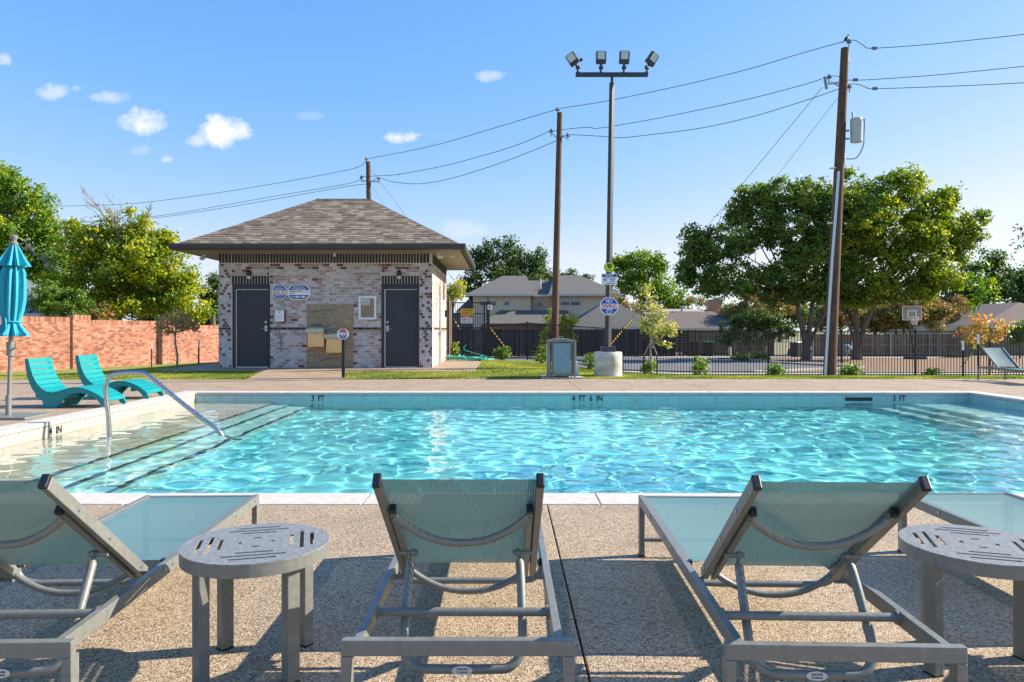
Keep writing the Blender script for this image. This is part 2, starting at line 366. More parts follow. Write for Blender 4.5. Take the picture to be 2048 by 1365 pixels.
# pool inner rectangle and coping
PX0, PX1, PY0, PY1, CW, WZ = -5.8, 8.7, 5.22, 13.58, .33, -.18
deck = tag(MB().box(-30, PX0-CW, -14, 17.4, -.2, -.022).box(PX1+CW, 34, -14, 17.4, -.2, -.022).box(PX0-CW, PX1+CW, -14, PY0-CW, -.2, -.022).box(PX0-CW, PX1+CW, PY1+CW, 17.4, -.2, -.022)
     .build('pool_deck', M_JOINT), kind='structure')
def slab(x0, x1, y0, y1, m):
    q = .004
    MB().box(x0+q, x1-q, y0+q, y1-q, -.021, 0).build('slab', m, deck, bevel=.004)
NX = [-13.0,-9.66,-6.32,-3.02,.285,3.6,6.9,10.2,13.5]
for a, b in zip(NX, NX[1:]):
    for c, d in ((-3.5,-.05),(-.05,PY0-CW)):
        if d > c: slab(a, b, c, d, AG_N)
FX = [-13.7,-11.2,-8.65,-6.13,-3.6,-1.05,1.47,4.0,6.5,9.02,11.5,14.0,16.6,19.2]
for a, b in zip(FX, FX[1:]): slab(a, b, PY1+CW, 17.4, AG_F)
for c, d in ((PY0-CW,8.0),(8.0,11.0),(11.0,PY1+CW)):
    for a, b in ((-12.3,-9.2),(-9.2,PX0-CW)): slab(a, b, c, d, AG_F)
    for a, b in ((PX1+CW,12.1),(12.1,15.2)): slab(a, b, c, d, AG_F)
# ---- coping stones
M_COP = mat('cream_cast_stone_coping', (.50,.46,.40), .8, var=.1, vs=14, bump=.25, bs=90, coords='World')
cop = tag(MB().box(PX0-CW+.01, PX0-.03, PY0-CW, PY1+CW, -.12, -.045).box(PX1+.03, PX1+CW-.01, PY0-CW, PY1+CW, -.12, -.045).box(PX0-.02, PX1+.02, PY0-CW+.01, PY0-.03, -.12, -.045).box(PX0-.02, PX1+.02, PY1+.03, PY1+CW-.01, -.12, -.045)
    .build('pool_coping', mat('coping_bed', (.45,.42,.38), .9)), kind='structure')
def stones(a, b, n, f):
    for i in range(n):
        u, v = a+(b-a)*i/n+.0025, a+(b-a)*(i+1)/n-.0025
        f(u, v).build('coping_stone', M_COP, cop, bevel=.008)
stones(PX0, PX1, 9, lambda u, v: MB().box(u, v, PY0-CW, PY0, -.045, .006))
stones(PX0, PX1, 9, lambda u, v: MB().box(u, v, PY1, PY1+CW, -.045, .006))
stones(PY0-CW, PY1+CW, 9, lambda u, v: MB().box(PX0-CW, PX0-.001, u, v, -.045, .006))
stones(PY0-CW, PY1+CW, 9, lambda u, v: MB().box(PX1+.001, PX1+CW, u, v, -.045, .006))
# ---- pool shell
M_PLAST = mat('water_tinted_pebble_plaster', (.19,.70,.70), .9, var=.1, vs=3, coords='World')  # white plaster; the water's loss of red light is put into its colour
M_LEDGE = mat('pale_pebble_plaster', (.50,.47,.37), .9, var=.07, vs=4, coords='World')
M_STEP = mat('water_tinted_step_plaster', (.40,.66,.60), .9, var=.07, vs=4, coords='World')  # weaker tint of the water put into the step plaster's colour
M_TILE = mat('pool_tinted_waterline_tile', (.33,.50,.47), .35, var=.1, vs=9, coords='World')  # pool's teal reflection on the shaded far wall is put into this colour
M_TILEW = mat('cream_waterline_tile', (.40,.37,.31), .4, var=.08, vs=9, coords='World')
M_NOSE = mat('navy_nosing_tile', (.02,.035,.06), .3)
ZF = -1.15
pool_objs = []
def pstruct(mb, name, m, parent=None):
    o = mb.build(name, m, parent)
    if parent is None: tag(o, kind='structure')
    pool_objs.append(o); return o
fl_ = MB(); fl_.add([(PX0-.2,PY0-.2,ZF),(PX1+.2,PY0-.2,ZF),(PX1+.2,PY1+.2,ZF),(PX0-.2,PY1+.2,ZF)], [(0,1,2,3)]); 
pfloor = pstruct(fl_, 'pool_floor', M_PLAST)
wallL = pstruct(MB().box(PX0-.25, PX0, PY0-.25, PY1+.25, ZF-.05, -.05), 'pool_wall', M_TILEW)
wallR = pstruct(MB().box(PX1, PX1+.25, PY0-.25, PY1+.25, ZF-.05, -.05), 'pool_wall', M_TILE)
wallF = pstruct(MB().box(PX0, PX1, PY1, PY1+.25, ZF-.05, -.05), 'pool_wall', M_TILE)
wallN = pstruct(MB().box(PX0, PX1, PY0-.25, PY0, ZF-.05, -.05), 'pool_wall', M_TILE)
# tanning ledge and steps at the left, steps at the far right corner
XS = [-4.30, -3.98, -3.62]; ZS = [-.30, -.52, -.76]
led = pstruct(MB().box(PX0, XS[0], PY0, PY1, ZF-.04, ZS[0]), 'tanning_ledge', M_LEDGE)
prev = XS[0]
for x, z in zip(XS[1:], ZS[1:]):
    s = pstruct(MB().box(prev, x, PY0, PY1, ZF-.04, z), 'pool_step', M_STEP); prev = x
for x, z in zip(XS, ZS):
    pstruct(MB().box(x-.05, x+.003, PY0+.005, PY1-.005, z-.05, z+.003), 'nosing_tile', M_NOSE, led)
for i, (dx, z) in enumerate(((.0,-.42),(.36,-.68),(.72,-.92))):
    pstruct(MB().box(PX1-1.1-dx, PX1-.74-dx if i else PX1, 9.6, PY1, ZF-.04, z), 'pool_step', M_STEP)
# tile joints along the waterline band
tl = MB(); x = PX0+.15
while x < PX1: tl.box(x-.003, x+.003, PY1-.0015, PY1+.004, -.33, -.05); x += .3
tl.box(PX0, PX1, PY1-.0015, PY1+.004, -.333, -.327)
y = PY0+.15
while y < PY1: tl.box(PX0-.004, PX0+.0015, y-.003, y+.003, -.3, -.05); tl.box(PX1-.0015, PX1+.004, y-.003, y+.003, -.33, -.05); y += .3
pstruct(tl, 'tile_joints', mat('grey_grout', (.28,.33,.33), .9), wallF)['kind'] = 'stuff'
# skimmer openings
sk = MB().box(at(1690,792,PY1).x, at(1745,792,PY1).x, PY1-.004, PY1+.01, -.155, -.085); pstruct(sk, 'skimmer_opening', mat('skimmer_dark', (.02,.025,.025), .6), wallF)
sk = MB().box(PX0-.01, PX0+.004, 11.45, 12.0, -.175, -.06); pstruct(sk, 'skimmer_opening', mat('skimmer_grey', (.30,.31,.27), .6), wallL)
# depth marks
def ptext(s, px0, px1, Y):
    x0, x1 = at(px0, 797, Y).x, at(px1, 797, Y).x
    pool_objs.append(text(s, x1-x0, .112, M_INK, wallF, ((x0+x1)/2, Y-.004, -.105), 'depth_marking', ext=.002))
ptext('3  FT', 623, 649, PY1); ptext('4  FT  6  IN', 1144, 1205, PY1); ptext('3  FT', 1786, 1811, PY1)
pool_objs.append(text('4  IN', .26, .10, M_INK, wallL, (PX0+.004, 9.35, -.115), 'depth_marking', rot=(math.pi/2,0,math.pi/2), ext=.002))
# ---- water
def water():
    nx, ny = 1160, 700
    xs = np.linspace(PX0, PX1, nx); ys = PY0+(PY1-PY0)*np.linspace(0, 1, ny)**1.08
    X, Y = np.meshgrid(xs, ys); rng = np.random.default_rng(11); Z = np.zeros_like(X)
    NW = 80
    for i in range(NW):
        lam = math.exp(rng.uniform(math.log(.18), math.log(.52))); k = 2*math.pi/lam; th = rng.uniform(0, math.pi*2)
        a = 1.15/math.sqrt(NW/2)/k**2
        wx = .5*np.sin(X*rng.uniform(.4,1.4)+Y*rng.uniform(-.8,.8)+i)
        Z += a*np.sin(k*(math.cos(th)*X+math.sin(th)*Y)+rng.uniform(0, 6.28)+1.6*wx)*(1+.5*np.sin(.9*X*math.cos(i)+1.1*Y*math.sin(i)+i))
    calm = .45+.55*np.clip((X+4.6)/1.6, 0, 1)
    patch = .82+.30*np.sin(.55*X+.8*np.sin(.5*Y)+1)*np.sin(.7*Y+.4*X+2)+.12*np.sin(1.3*X-.9*Y)
    Z = Z*calm*patch+WZ
    V = np.stack([X, Y, Z], -1).reshape(-1, 3).astype(np.float32); idx = np.arange(nx*ny, dtype=np.int32).reshape(ny, nx)
    Fq = np.stack([idx[:-1,:-1], idx[:-1,1:], idx[1:,1:], idx[1:,:-1]], -1).reshape(-1, 4)
    me = bpy.data.meshes.new('pool_water'); me.vertices.add(len(V)); me.vertices.foreach_set('co', V.ravel())
    me.loops.add(Fq.size); me.loops.foreach_set('vertex_index', Fq.ravel()); me.polygons.add(len(Fq)); me.polygons.foreach_set('loop_start', np.arange(0, Fq.size, 4, dtype=np.int32))
    me.update(calc_edges=True); me.polygons.foreach_set('use_smooth', np.ones(len(Fq), dtype=bool))
    m = bpy.data.materials.new('clear_water'); m.use_nodes = True; N = m.node_tree.nodes; N.clear()
    gl = N.new('ShaderNodeBsdfGlass'); gl.inputs['IOR'].default_value = 1.33; gl.inputs['Roughness'].default_value = 0; gl.inputs['Color'].default_value = (.97,1,1,1)
    o = N.new('ShaderNodeOutputMaterial'); m.node_tree.links.new(gl.outputs[0], o.inputs[0]); me.materials.append(m)
    ob = bpy.data.objects.new('pool_water', me); COL.objects.link(ob); ob['kind'] = 'structure'; ob.cycles.is_caustics_caster = True
    return ob
water()
for o in pool_objs: o.cycles.is_caustics_receiver = True

# ================================================================== lawns, paths, road
def lawn_mat():
    m = bpy.data.materials.new('lawn_grass'); m.use_nodes = True; nt = m.node_tree; N = nt.nodes; L = nt.links; b = N['Principled BSDF']; b.inputs['Roughness'].default_value = .9
    ge = N.new('ShaderNodeNewGeometry')
    n1 = N.new('ShaderNodeTexNoise'); n1.inputs['Scale'].default_value = 1.8; n1.inputs['Detail'].default_value = 10; n1.inputs['Roughness'].default_value = .7; L.new(ge.outputs['Position'], n1.inputs['Vector'])
    cr = N.new('ShaderNodeValToRGB'); L.new(n1.outputs[0], cr.inputs[0]); e = cr.color_ramp.elements
    e[0].position = .35; e[0].color = (.12,.17,.02,1); e[1].position = .65; e[1].color = (.27,.26,.05,1)
    L.new(cr.outputs[0], b.inputs['Base Color']); return m
M_LAWN = lawn_mat()
M_BLADE = leaf_mat('grass_blades', [(0,(.10,.15,.015)),(.5,(.22,.27,.02)),(.85,(.36,.36,.05)),(1,(.50,.42,.14))], .3)
M_CONC = mat('pale_concrete', (.40,.37,.33), .9, var=.15, vs=2, bump=.2, bs=60, coords='World')
M_ROAD = mat('grey_concrete_road', (.135,.135,.13), .9, var=.15, vs=.8, bump=.2, bs=40, coords='World')
lawnR = [(-3.95,17.42),(-4.25,19.38),(-.8,19.38),(-.8,24.5),(-1.2,31.5),(3.4,24.9),(9.0,24.3),(16.5,24.1),(26,24.0),(26,17.42)]
lawnL = [(-6.15,17.2),(-6.5,19.38),(-9.3,19.6),(-9.6,23),(-9.0,26.5),(-11.5,34),(-16.5,38),(-20.3,27),(-22,17.2)]
grid_sheet('lawn', M_LAWN, lawnR, .004); grid_sheet('lawn', M_LAWN, lawnL, .004)
def inside(P, x, y):
    r = np.zeros(len(x), bool); n = len(P)
    for i in range(n):
        (x0, y0), (x1, y1) = P[i], P[(i+1) % n]
        if y0 == y1: continue
        c = ((y0 > y) != (y1 > y)) & (x < (x1-x0)*(y-y0)/(y1-y0)+x0); r ^= c
    return r
def blades(P, n, x0, x1, y0, y1, seed, name):
    rng = np.random.default_rng(seed); x = rng.uniform(x0, x1, n); y = y0+(y1-y0)*rng.uniform(0, 1, n)**1.3
    k = inside(P, x, y); x, y = x[k], y[k]; n = len(x)
    z = np.array([g(a, b) for a, b in zip(x, y)])
    h = rng.uniform(.02, .05, n); a = rng.uniform(0, math.pi, n); w = rng.uniform(.006, .012, n); lx, ly = rng.normal(0, .014, n), rng.normal(0, .014, n)
    Pq = np.zeros((n, 3, 3)); Pq[:,0] = np.stack([x-w*np.cos(a), y-w*np.sin(a), z], 1); Pq[:,1] = np.stack([x+w*np.cos(a), y+w*np.sin(a), z], 1); Pq[:,2] = np.stack([x+lx, y+ly, z+h], 1)
    t = np.clip(.45+.25*np.sin(x*1.7+y*.9)+.2*np.sin(x*4.1-y*3.3)+rng.normal(0, .18, n), 0, 1)
    o = quads_mesh(name, Pq, M_BLADE, tint=t); tag(o, 'short mown green grass beside the pool deck', None, None, 'stuff')
blades(lawnR, 110000, -4.3, 17, 17.42, 25.5, 1, 'grass'); blades(lawnL, 80000, -19, -6.1, 17.2, 24, 2, 'grass')
pad = grid_sheet('path', AG_F, [(-9.35,19.38),(-.78,19.38),(-.78,24.55),(-1.9,26.2),(-8.4,26.2),(-9.5,22.9)], .012, step=1.0, thick=.06)
grid_sheet('path', AG_F, [(-6.17,17.4),(-3.93,17.4),(-4.23,19.385),(-6.48,19.385)], .012, step=1.0, thick=.06)
grid_sheet('road', M_ROAD, [(-1.5,33),(2.5,26.0),(9.2,26.2),(15.5,31),(13.5,36),(12.5,47),(-2.5,47.5)], .02, step=2)
grid_sheet('sidewalk', M_CONC, [(3,25.05),(26,25.0),(26,27.0),(15,27.3),(10.5,27.3),(9.0,26.1),(3,25.9)], .04, step=2, thick=.1)
M_MULCH = mat('fallen_leaf_mulch', (.20,.11,.06), 1, var=.35, vs=6, c2=(.34,.21,.12), bump=1, bs=40, coords='World', detail=9)
grid_sheet('mulch', M_MULCH, [(10.6,27.35),(26,27.2),(30,44),(14,44),(13.6,36),(15.2,31)], .03, step=2)
grid_sheet('driveway', M_CONC, [(8.5,44.2),(26,43.9),(28,46),(8.6,47)], .05, step=2)
grid_sheet('kerb', M_CONC, [(9.0,26.1),(10.5,27.3),(15.4,31),(13.8,36),(13.9,44),(13.6,44),(13.5,36),(15.1,31),(10.2,27.4),(8.7,26.2)], .1, step=2, thick=.12)

# ================================================================== brick faces
def brick_run(spec, U, N, z0, nrow, ch, lmod, mort, proud, sections, holes, choose, rngseed):
    """yields (centre, length, height, matindex); spec = origin; sections = [(u0,u1,header?)]"""
    rnd = random.Random(rngseed); out = []
    for r in range(nrow):
        za, zb = z0+r*ch+mort/2, z0+(r+1)*ch-mort/2
        for (u0, u1, mode) in sections:
            lm = lmod*.5 if mode == 'h' else lmod
            u = u0-(lm*.5 if r % 2 else 0)
            while u < u1-.02:
                a, b = max(u, u0)+mort/2, min(u+lm, u1)-mort/2; u += lm
                if b-a < .03: continue
                zc = (za+zb)/2
                if any(h0-.01 < (a+b)/2 < h1+.01 and q0 < zc < q1 for h0, h1, q0, q1 in holes):
                    continue
                cut = False
                for h0, h1, q0, q1 in holes:
                    if q0 < zc < q1:
                        if a < h0 < b: b = h0-.003; cut = True
                        if a < h1 < b: a = h1+.003; cut = True
                if b-a < .03: continue
                mi = choose(rnd, r, (a+b)/2, b-a, mode)
                out.append((spec+U*((a+b)/2)+Vector((0,0,zc)), b-a, zb-za, mi))
    return out
UNIT = {}
def unit_brick(m, name='brick'):
    if (m.name, name) not in UNIT:
        b = MB().box(-.5,.5,-.5,.5,-.5,.5); o = b.build(name, m); UNIT[(m.name, name)] = o.data; bpy.data.objects.remove(o)
    return UNIT[(m.name, name)]
def lay(bricks, U, N, proud, mats, parent, nparts, name='brick', rnd=random.Random(5)):
    key = lambda b: (b[0]-camo.location).length/ max(.05, b[1])
    order = sorted(range(len(bricks)), key=lambda i: key(bricks[i]))
    keep = set(order[:nparts]); st = MB(); rest = 0
    for i, (c, l, h, mi) in enumerate(bricks):
        p = proud+rnd.uniform(-.002, .003); c2 = c+N*(p/2-.01)
        if i in keep:
            X = U*l; Y = N*(p+.02); Z = Vector((0,0,h))
            Mx = Matrix(((X.x,Y.x,Z.x,c2.x),(X.y,Y.y,Z.y,c2.y),(X.z,Y.z,Z.z,c2.z),(0,0,0,1)))
            share(name, unit_brick(mats[mi], name), parent, Mx)
        else: st.obox(c2, U*l/2, N*(p+.02)/2, Vector((0,0,h/2)), mi); rest += 1
    if rest:
        o = st.build(name+'work', mats, parent, recalc=False); o['kind'] = 'stuff'

# ================================================================== bath house
BX0, BX1, BY0, BY1, BZ0, BZS = -8.18, -2.07, 20.7, 25.7, .1, 3.37
D1, D2 = (-7.784,-6.724), (-3.533,-2.463); DT = 2.45
bh = thing('bath_house', 'small whitewashed brick bath house with hipped shingle roof and two charcoal doors', 'building', ((BX0+BX1)/2, (BY0+BY1)/2, BZ0))
BO = Vector(bh.location)
def off(mb): mb.v = [tuple(Vector(v)-BO) for v in mb.v]; return mb
wl = MB()
for a, b in ((BX0,D1[0]),(D1[1],D2[0]),(D2[1],BX1)): wl.box(a+.012, b-.0, BY0+.012, BY0+.3, BZ0-.3, DT)
wl.box(BX0+.012, BX1-.012, BY0+.0121, BY0+.3, DT, BZS); wl.box(BX0+.012, BX0+.3, BY0+.3, BY1-.012, BZ0-.3, BZS); wl.box(BX1-.3, BX1-.012, BY0+.3, BY1-.012, BZ0-.3, BZS); wl.box(BX0+.3, BX1-.3, BY1-.3, BY1-.012, BZ0-.3, BZS)
off(wl).build('wall', M_MORTAR, bh)
CHS = .0825; NR = 36; ZB = BZ0; SOLZ = 3.136
ux, uy = Vector((1,0,0)), Vector((0,1,0)); nF = Vector((0,-1,0)); nR = Vector((1,0,0))
def X2u(x): return x-BX0
slabh = (X2u(at(613.3,0,BY0).x), X2u(at(706.7,0,BY0).x), BZ0-.1, at(0,609,BY0).z)
soz0, soz1 = at(0,569.5,BY0).z, at(0,551.4,BY0).z
holes = [(X2u(D1[0]), X2u(D1[1]), -1, soz0+.02), (X2u(D2[0]), X2u(D2[1]), -1, soz0+.02), slabh,
         (X2u(D1[0])-.03, X2u(D1[1])+.01, soz0-.03, soz1), (X2u(D2[0])-.0, X2u(D2[1])+.02, soz0-.03, soz1)]
BANDR = 13
def choose_wb(rnd, r, u, l, mode):
    if r == BANDR: return 4
    if mode == 'h':
        return 3 if (rnd.random() < (.5 if (int(u/.1)+r//2) % 3 == 0 else .12)) else (0 if rnd.random() < .6 else 1)
    if r in (NR-1, NR-2) and rnd.random() < .15: return 3
    if l < .13 and rnd.random() < .3: return 3
    q = rnd.random()
    return 0 if q < .38 else 1 if q < .62 else 2 if q < .985 else 3
secs = [(.0,.36,'h'),(.368,1.456,''),(1.464,4.64,''),(4.648,5.73,''),(5.738,6.11,'h')]
br = brick_run(Vector((BX0,BY0+.012,ZB))-BO, ux, nF, 0, NR, CHS, .2, .011, .012, secs, [(a,b,c-ZB,d-ZB) for a,b,c,d in holes], choose_wb, 3)
lay(br, ux, nF, .004, WB, bh, 300)
brs = brick_run(Vector((BX1-.012,BY0,ZB))-BO, uy, nR, 0, NR, CHS, .2, .011, .012, [(0,.36,'h'),(.37,5.0,'')], [(3.6,4.2,2.1,2.7)], choose_wb, 4)
lay(brs, uy, nR, .004, WB, bh, 0)
brl = brick_run(Vector((BX0+.012,BY0,ZB))-BO, uy, -nR, 0, NR, CHS, .2, .011, .012, [(0,5.0,'')], [], choose_wb, 5)
lay(brl, uy, -nR, .012, WB, bh, 0)
def soldiers(u0, u1, z0, z1, axis='x'):
    n = round((u1-u0)/.085); w = (u1-u0)/n; rnd = random.Random(n)
    for i in range(n):
        c = u0+(i+.5)*w; pr = .008+rnd.uniform(-.002,.003)
        if axis == 'x':
            Mx = Matrix.Translation(Vector((c, BY0+.019-pr*.4, (z0+z1)/2))-BO) @ Matrix.Diagonal((w-.021, pr+.02, z1-z0-.012, 1))
        else: Mx = Matrix.Translation(Vector((BX1-.019+pr*.4, c, (z0+z1)/2))-BO) @ Matrix.Diagonal((pr+.02, w-.014, z1-z0-.012, 1))
        share('soldier_brick', unit_brick(WB[4], 'soldier_brick'), bh, Mx)
for a, b in ((0,.36),(.368,1.456),(1.464,4.64),(4.648,5.73),(5.738,6.03)): soldiers(BX0+a, BX0+b, SOLZ-.06+.01, BZS-.01)
soldiers(BX0+.368, BX0+1.456, soz0-.01, soz1); soldiers(BX0+4.648, BX0+5.73, soz0-.01, soz1)
soldiers(BY0+.1, BY1, SOLZ-.06+.01, BZS-.01, 'y')
# doors
for k, (a, b) in enumerate((D1, D2)):
    fr = MB(); fr.box(a, a+.085, BY0-.004, BY0+.12, BZ0, DT); fr.box(b-.05, b, BY0-.004, BY0+.12, BZ0, DT); fr.box(a+.085, b-.05, BY0-.004, BY0+.12, DT-.11, DT)
    off(fr).build('door_frame', M_DFRAME, bh, bevel=.004)
    off(MB().box(a-.02, b+.02, BY0-.012, BY0+.05, DT+.002, DT+.022)).build('lintel', M_DFRAME, bh)
    dr = off(MB().box(a+.115, b-.06, BY0+.07, BY0+.115, BZ0+.03, DT-.13)).build('door', M_DOOR, bh, bevel=.003)
    off(MB().box(a+.087, a+.113, BY0+.03, BY0+.10, BZ0+.01, DT-.112).box(a+.113, b-.052, BY0+.03, BY0+.10, DT-.128, DT-.112).box(a+.1, b-.052, BY0+.02, BY0+.11, BZ0, BZ0+.025)).build('weather_strip', M_ALU, bh)
    hx = b-.12 if k == 0 else a+.17; s = -1 if k == 0 else 1; yl = BY0+.07
    hz = at(0, 658, BY0).z
    hd = MB(); hd.cyl((hx, yl, hz+.03), (hx, yl-.02, hz+.03), .035, 16); hd.cyl((hx, yl, hz+.19), (hx, yl-.025, hz+.19), .032, 16); hd.box(hx-.035, hx+.035, yl-.012, yl, hz-.07, hz+.09)
    hd.tube([(hx, yl-.02, hz), (hx, yl-.055, hz), (hx+s*.02, yl-.06, hz), (hx+s*.13, yl-.055, hz)], .011, 8)
    h = off(hd).build('handle', M_STEEL, dr, smooth=True)
# stone slab panel
def stone_mat():
    m = bpy.data.materials.new('veined_quartzite'); m.use_nodes = True; nt = m.node_tree; N = nt.nodes; L = nt.links; b = N['Principled BSDF']; b.inputs['Roughness'].default_value = .45
    tc = N.new('ShaderNodeTexCoord'); mp = N.new('ShaderNodeMapping'); mp.inputs['Rotation'].default_value = (0, R(28), 0); mp.inputs['Scale'].default_value = (1,1,2.8); L.new(tc.outputs['Object'], mp.inputs[0])
    n = N.new('ShaderNodeTexNoise'); n.inputs['Scale'].default_value = 1.7; n.inputs['Detail'].default_value = 9; n.inputs['Roughness'].default_value = .62; n.inputs['Distortion'].default_value = 1.6; L.new(mp.outputs[0], n.inputs['Vector'])
    cr = N.new('ShaderNodeValToRGB'); L.new(n.outputs[0], cr.inputs[0]); e = cr.color_ramp.elements
    while len(e) < 6: e.new(.5)
    for q, (p, c) in zip(e, ((.33,(.08,.085,.07)),(.43,(.19,.185,.14)),(.48,(.31,.26,.16)),(.51,(.27,.11,.035)),(.55,(.40,.30,.17)),(.64,(.15,.16,.13)))): q.position = p; q.color = (*c, 1)
    L.new(cr.outputs[0], b.inputs['Base Color']); return m
sx0, sx1 = at(613.3,0,BY0).x, at(706.7,0,BY0).x; sz1 = at(0,609,BY0).z
off(MB().box(sx0+.003, sx1-.003, BY0-.025, BY0+.02, BZ0+.01, sz1-.003)).build('stone_panel', stone_mat(), bh, bevel=.004)
# right side: pipes, small box, vent window
off(MB().tube([(BX1+.05,22.6,BZ0),(BX1+.05,22.6,2.55),(BX1+.05,22.75,2.68)], .03, 8).tube([(BX1+.04,22.6,1.15),(BX1+.2,22.6,1.15)], .015, 6).cyl((BX1+.05,22.6,1.0),(BX1+.05,22.6,1.12), .05, 8)).build('wall_pipe', mat('tan_painted_pipe', (.45,.38,.30), .6), bh, smooth=True)
off(MB().tube([(BX1,24.6,2.62),(BX1+.2,24.6,2.68),(BX1+.55,24.65,2.66),(BX1+.62,24.65,2.5)], .014, 6)).build('shower_arm', M_STEEL, bh, smooth=True)
off(MB().box(BX1-.01, BX1+.09, 25.0, 25.15, 1.62, 1.86)).build('wall_outlet', M_BLACKP, bh)
off(MB().box(BX1-.02, BX1+.004, 24.3, 24.9, 2.2, 2.8)).build('vent_opening', mat('vent_rust', (.12,.06,.05), .9), bh)
# ---- roof
EX0, EX1, EY0, EY1, EZ = -9.05, -1.2, 19.85, 26.55, 3.5
RX0, RX1, RY, RZ = -5.98, -4.35, 23.2, 5.36
rf = MB(); A=(EX0,EY0,EZ); B=(EX1,EY0,EZ); C=(EX1,EY1,EZ); D=(EX0,EY1,EZ); E_=(RX0,RY,RZ); G_=(RX1,RY,RZ)
rf.add([A,B,C,D,E_,G_], [(0,1,5,4),(1,2,5),(2,3,4,5),(3,0,4),(0,3,2,1)])
roof = off(rf).build('roof', SH[0], bh)
off(MB().box(EX0+.04, EX1-.04, EY0+.04, EY1-.04, BZS, BZS+.03)).build('soffit', M_SOFFIT, bh)
gu = MB()
prof = [(-.02,BZS-.01),(-.09,BZS+.01),(-.115,BZS+.06),(-.12,EZ+.03),(-.10,EZ+.035),(-.095,EZ+.005),(0,EZ-.02),(0,BZS-.01)]
def gutter(a, b, nrm, e):
    a = Vector(a); b = Vector(b); t = (b-a).normalized(); n = Vector(nrm)
    pa = [a+n*-p[0]-t*(-p[0] if e else 0)+Vector((0,0,p[1])) for p in prof]; pb = [b+n*-p[0]+t*(-p[0] if e else 0)+Vector((0,0,p[1])) for p in prof]
    k = len(prof); gu.add(pa+pb, [tuple(range(k)), tuple(range(k,2*k))]+[(i,(i+1)%k,k+(i+1)%k,k+i) for i in range(k)])
gutter((EX0,EY0,0),(EX1,EY0,0),(0,-1,0),1); gutter((EX1,EY0,0),(EX1,EY1,0),(1,0,0),1); gutter((EX1,EY1,0),(EX0,EY1,0),(0,1,0),1); gutter((EX0,EY1,0),(EX0,EY0,0),(-1,0,0),1)
off(gu).build('gutter', M_GUTTER, bh)
def shingle_slope(P0, P1, Q0, Q1, nrows, nparts, parent, mats, org, seed, wid=(.17,.27)):
    """P0,P1 eave ends; Q0,Q1 ridge ends"""
    P0, P1, Q0, Q1 = map(Vector, (P0, P1, Q0, Q1)); rnd = random.Random(seed); nrm = (P1-P0).cross(Q0-P0).normalized()
    if nrm.z < 0: nrm = -nrm
    items = []
    for r in range(nrows):
        t0, t1 = r/nrows, min(1, (r+1.12)/nrows)
        L0, R0 = P0.lerp(Q0, t0), P1.lerp(Q1, t0); L1, R1 = P0.lerp(Q0, t1), P1.lerp(Q1, t1)
        W = (P1-P0).length; ax = (P1-P0).normalized()
        l0, r0, l1, r1 = (L0-P0).dot(ax), (R0-P0).dot(ax), (L1-P0).dot(ax), (R1-P0).dot(ax)
        a = l0
        while a < r0-.01:
            w = rnd.uniform(*wid); b = min(r0, a+w)
            if r0-b < .06: b = r0
            ua, ub = max(a, l1), min(b, r1)
            if ub <= ua: ua = ub = min(max((a+b)/2, l1), r1)
            base0, base1 = L0-ax*l0, L1-ax*l1
            th = .012+rnd.choice((0,0,.006))
            q = [base0+ax*(a+.002)+nrm*th, base0+ax*(b-.002)+nrm*th, base1+ax*(ub-.002 if ub > ua else ub)+nrm*.004, base1+ax*(ua+.002 if ub > ua else ua)+nrm*.004]
            mi = rnd.choices((0,1,2,3), (.36,.34,.2,.1))[0]
            items.append((q, mi)); a = b
    st = MB(); 
    for i, (q, mi) in enumerate(items):
        if i < nparts:
            c = sum(q, Vector())/4
            m_ = MB().prism([v-c for v in q], -nrm*.012)
            o = m_.build('shingle', mats[mi], parent, recalc=False); o.location = c-org
        else: st.prism([v-org for v in q], -nrm*.012, mi)
    if st.f: st.build('shingles', mats, parent, recalc=False)['kind'] = 'stuff'
EZ2 = EZ+.005
shingle_slope((EX0,EY0-.05,EZ2-.0),(EX1,EY0-.05,EZ2-.0),(RX0,RY,RZ),(RX1,RY,RZ), 27, 300, roof, SH, BO, 8)
shingle_slope((EX1,EY0,EZ2),(EX1,EY1,EZ2),(RX1,RY,RZ),(RX1,RY,RZ), 27, 0, roof, SH, BO, 9)
shingle_slope((EX0,EY1,EZ2),(EX0,EY0,EZ2),(RX0,RY,RZ),(RX0,RY,RZ), 27, 0, roof, SH, BO, 10)
hc = MB()
def hipcaps(a, b):
    a = Vector(a); b = Vector(b); n = int((b-a).length/.2); d = (b-a)/n
    for i in range(n):
        p = a+d*i+Vector((0,0,.02)); q = p+d*1.15-Vector((0,0,.004)); u = d.normalized(); x = u.cross(Vector((0,0,1))).normalized()*.12; dn = Vector((0,0,-.055))
        hc.add([p-x+dn, p, p+x+dn, q-x+dn, q, q+x+dn, p-x+dn*1.3, p+x+dn*1.3], [(0,1,4,3),(1,2,5,4),(0,6,1),(1,7,2)], i % 2)
for a, b in ((A,E_),(B,G_),(C,G_),(D,E_),(E_,G_)): hipcaps(a, b)
off(hc).build('hip_caps', [SH[0], SH[3]], roof, recalc=False)['kind'] = 'stuff'
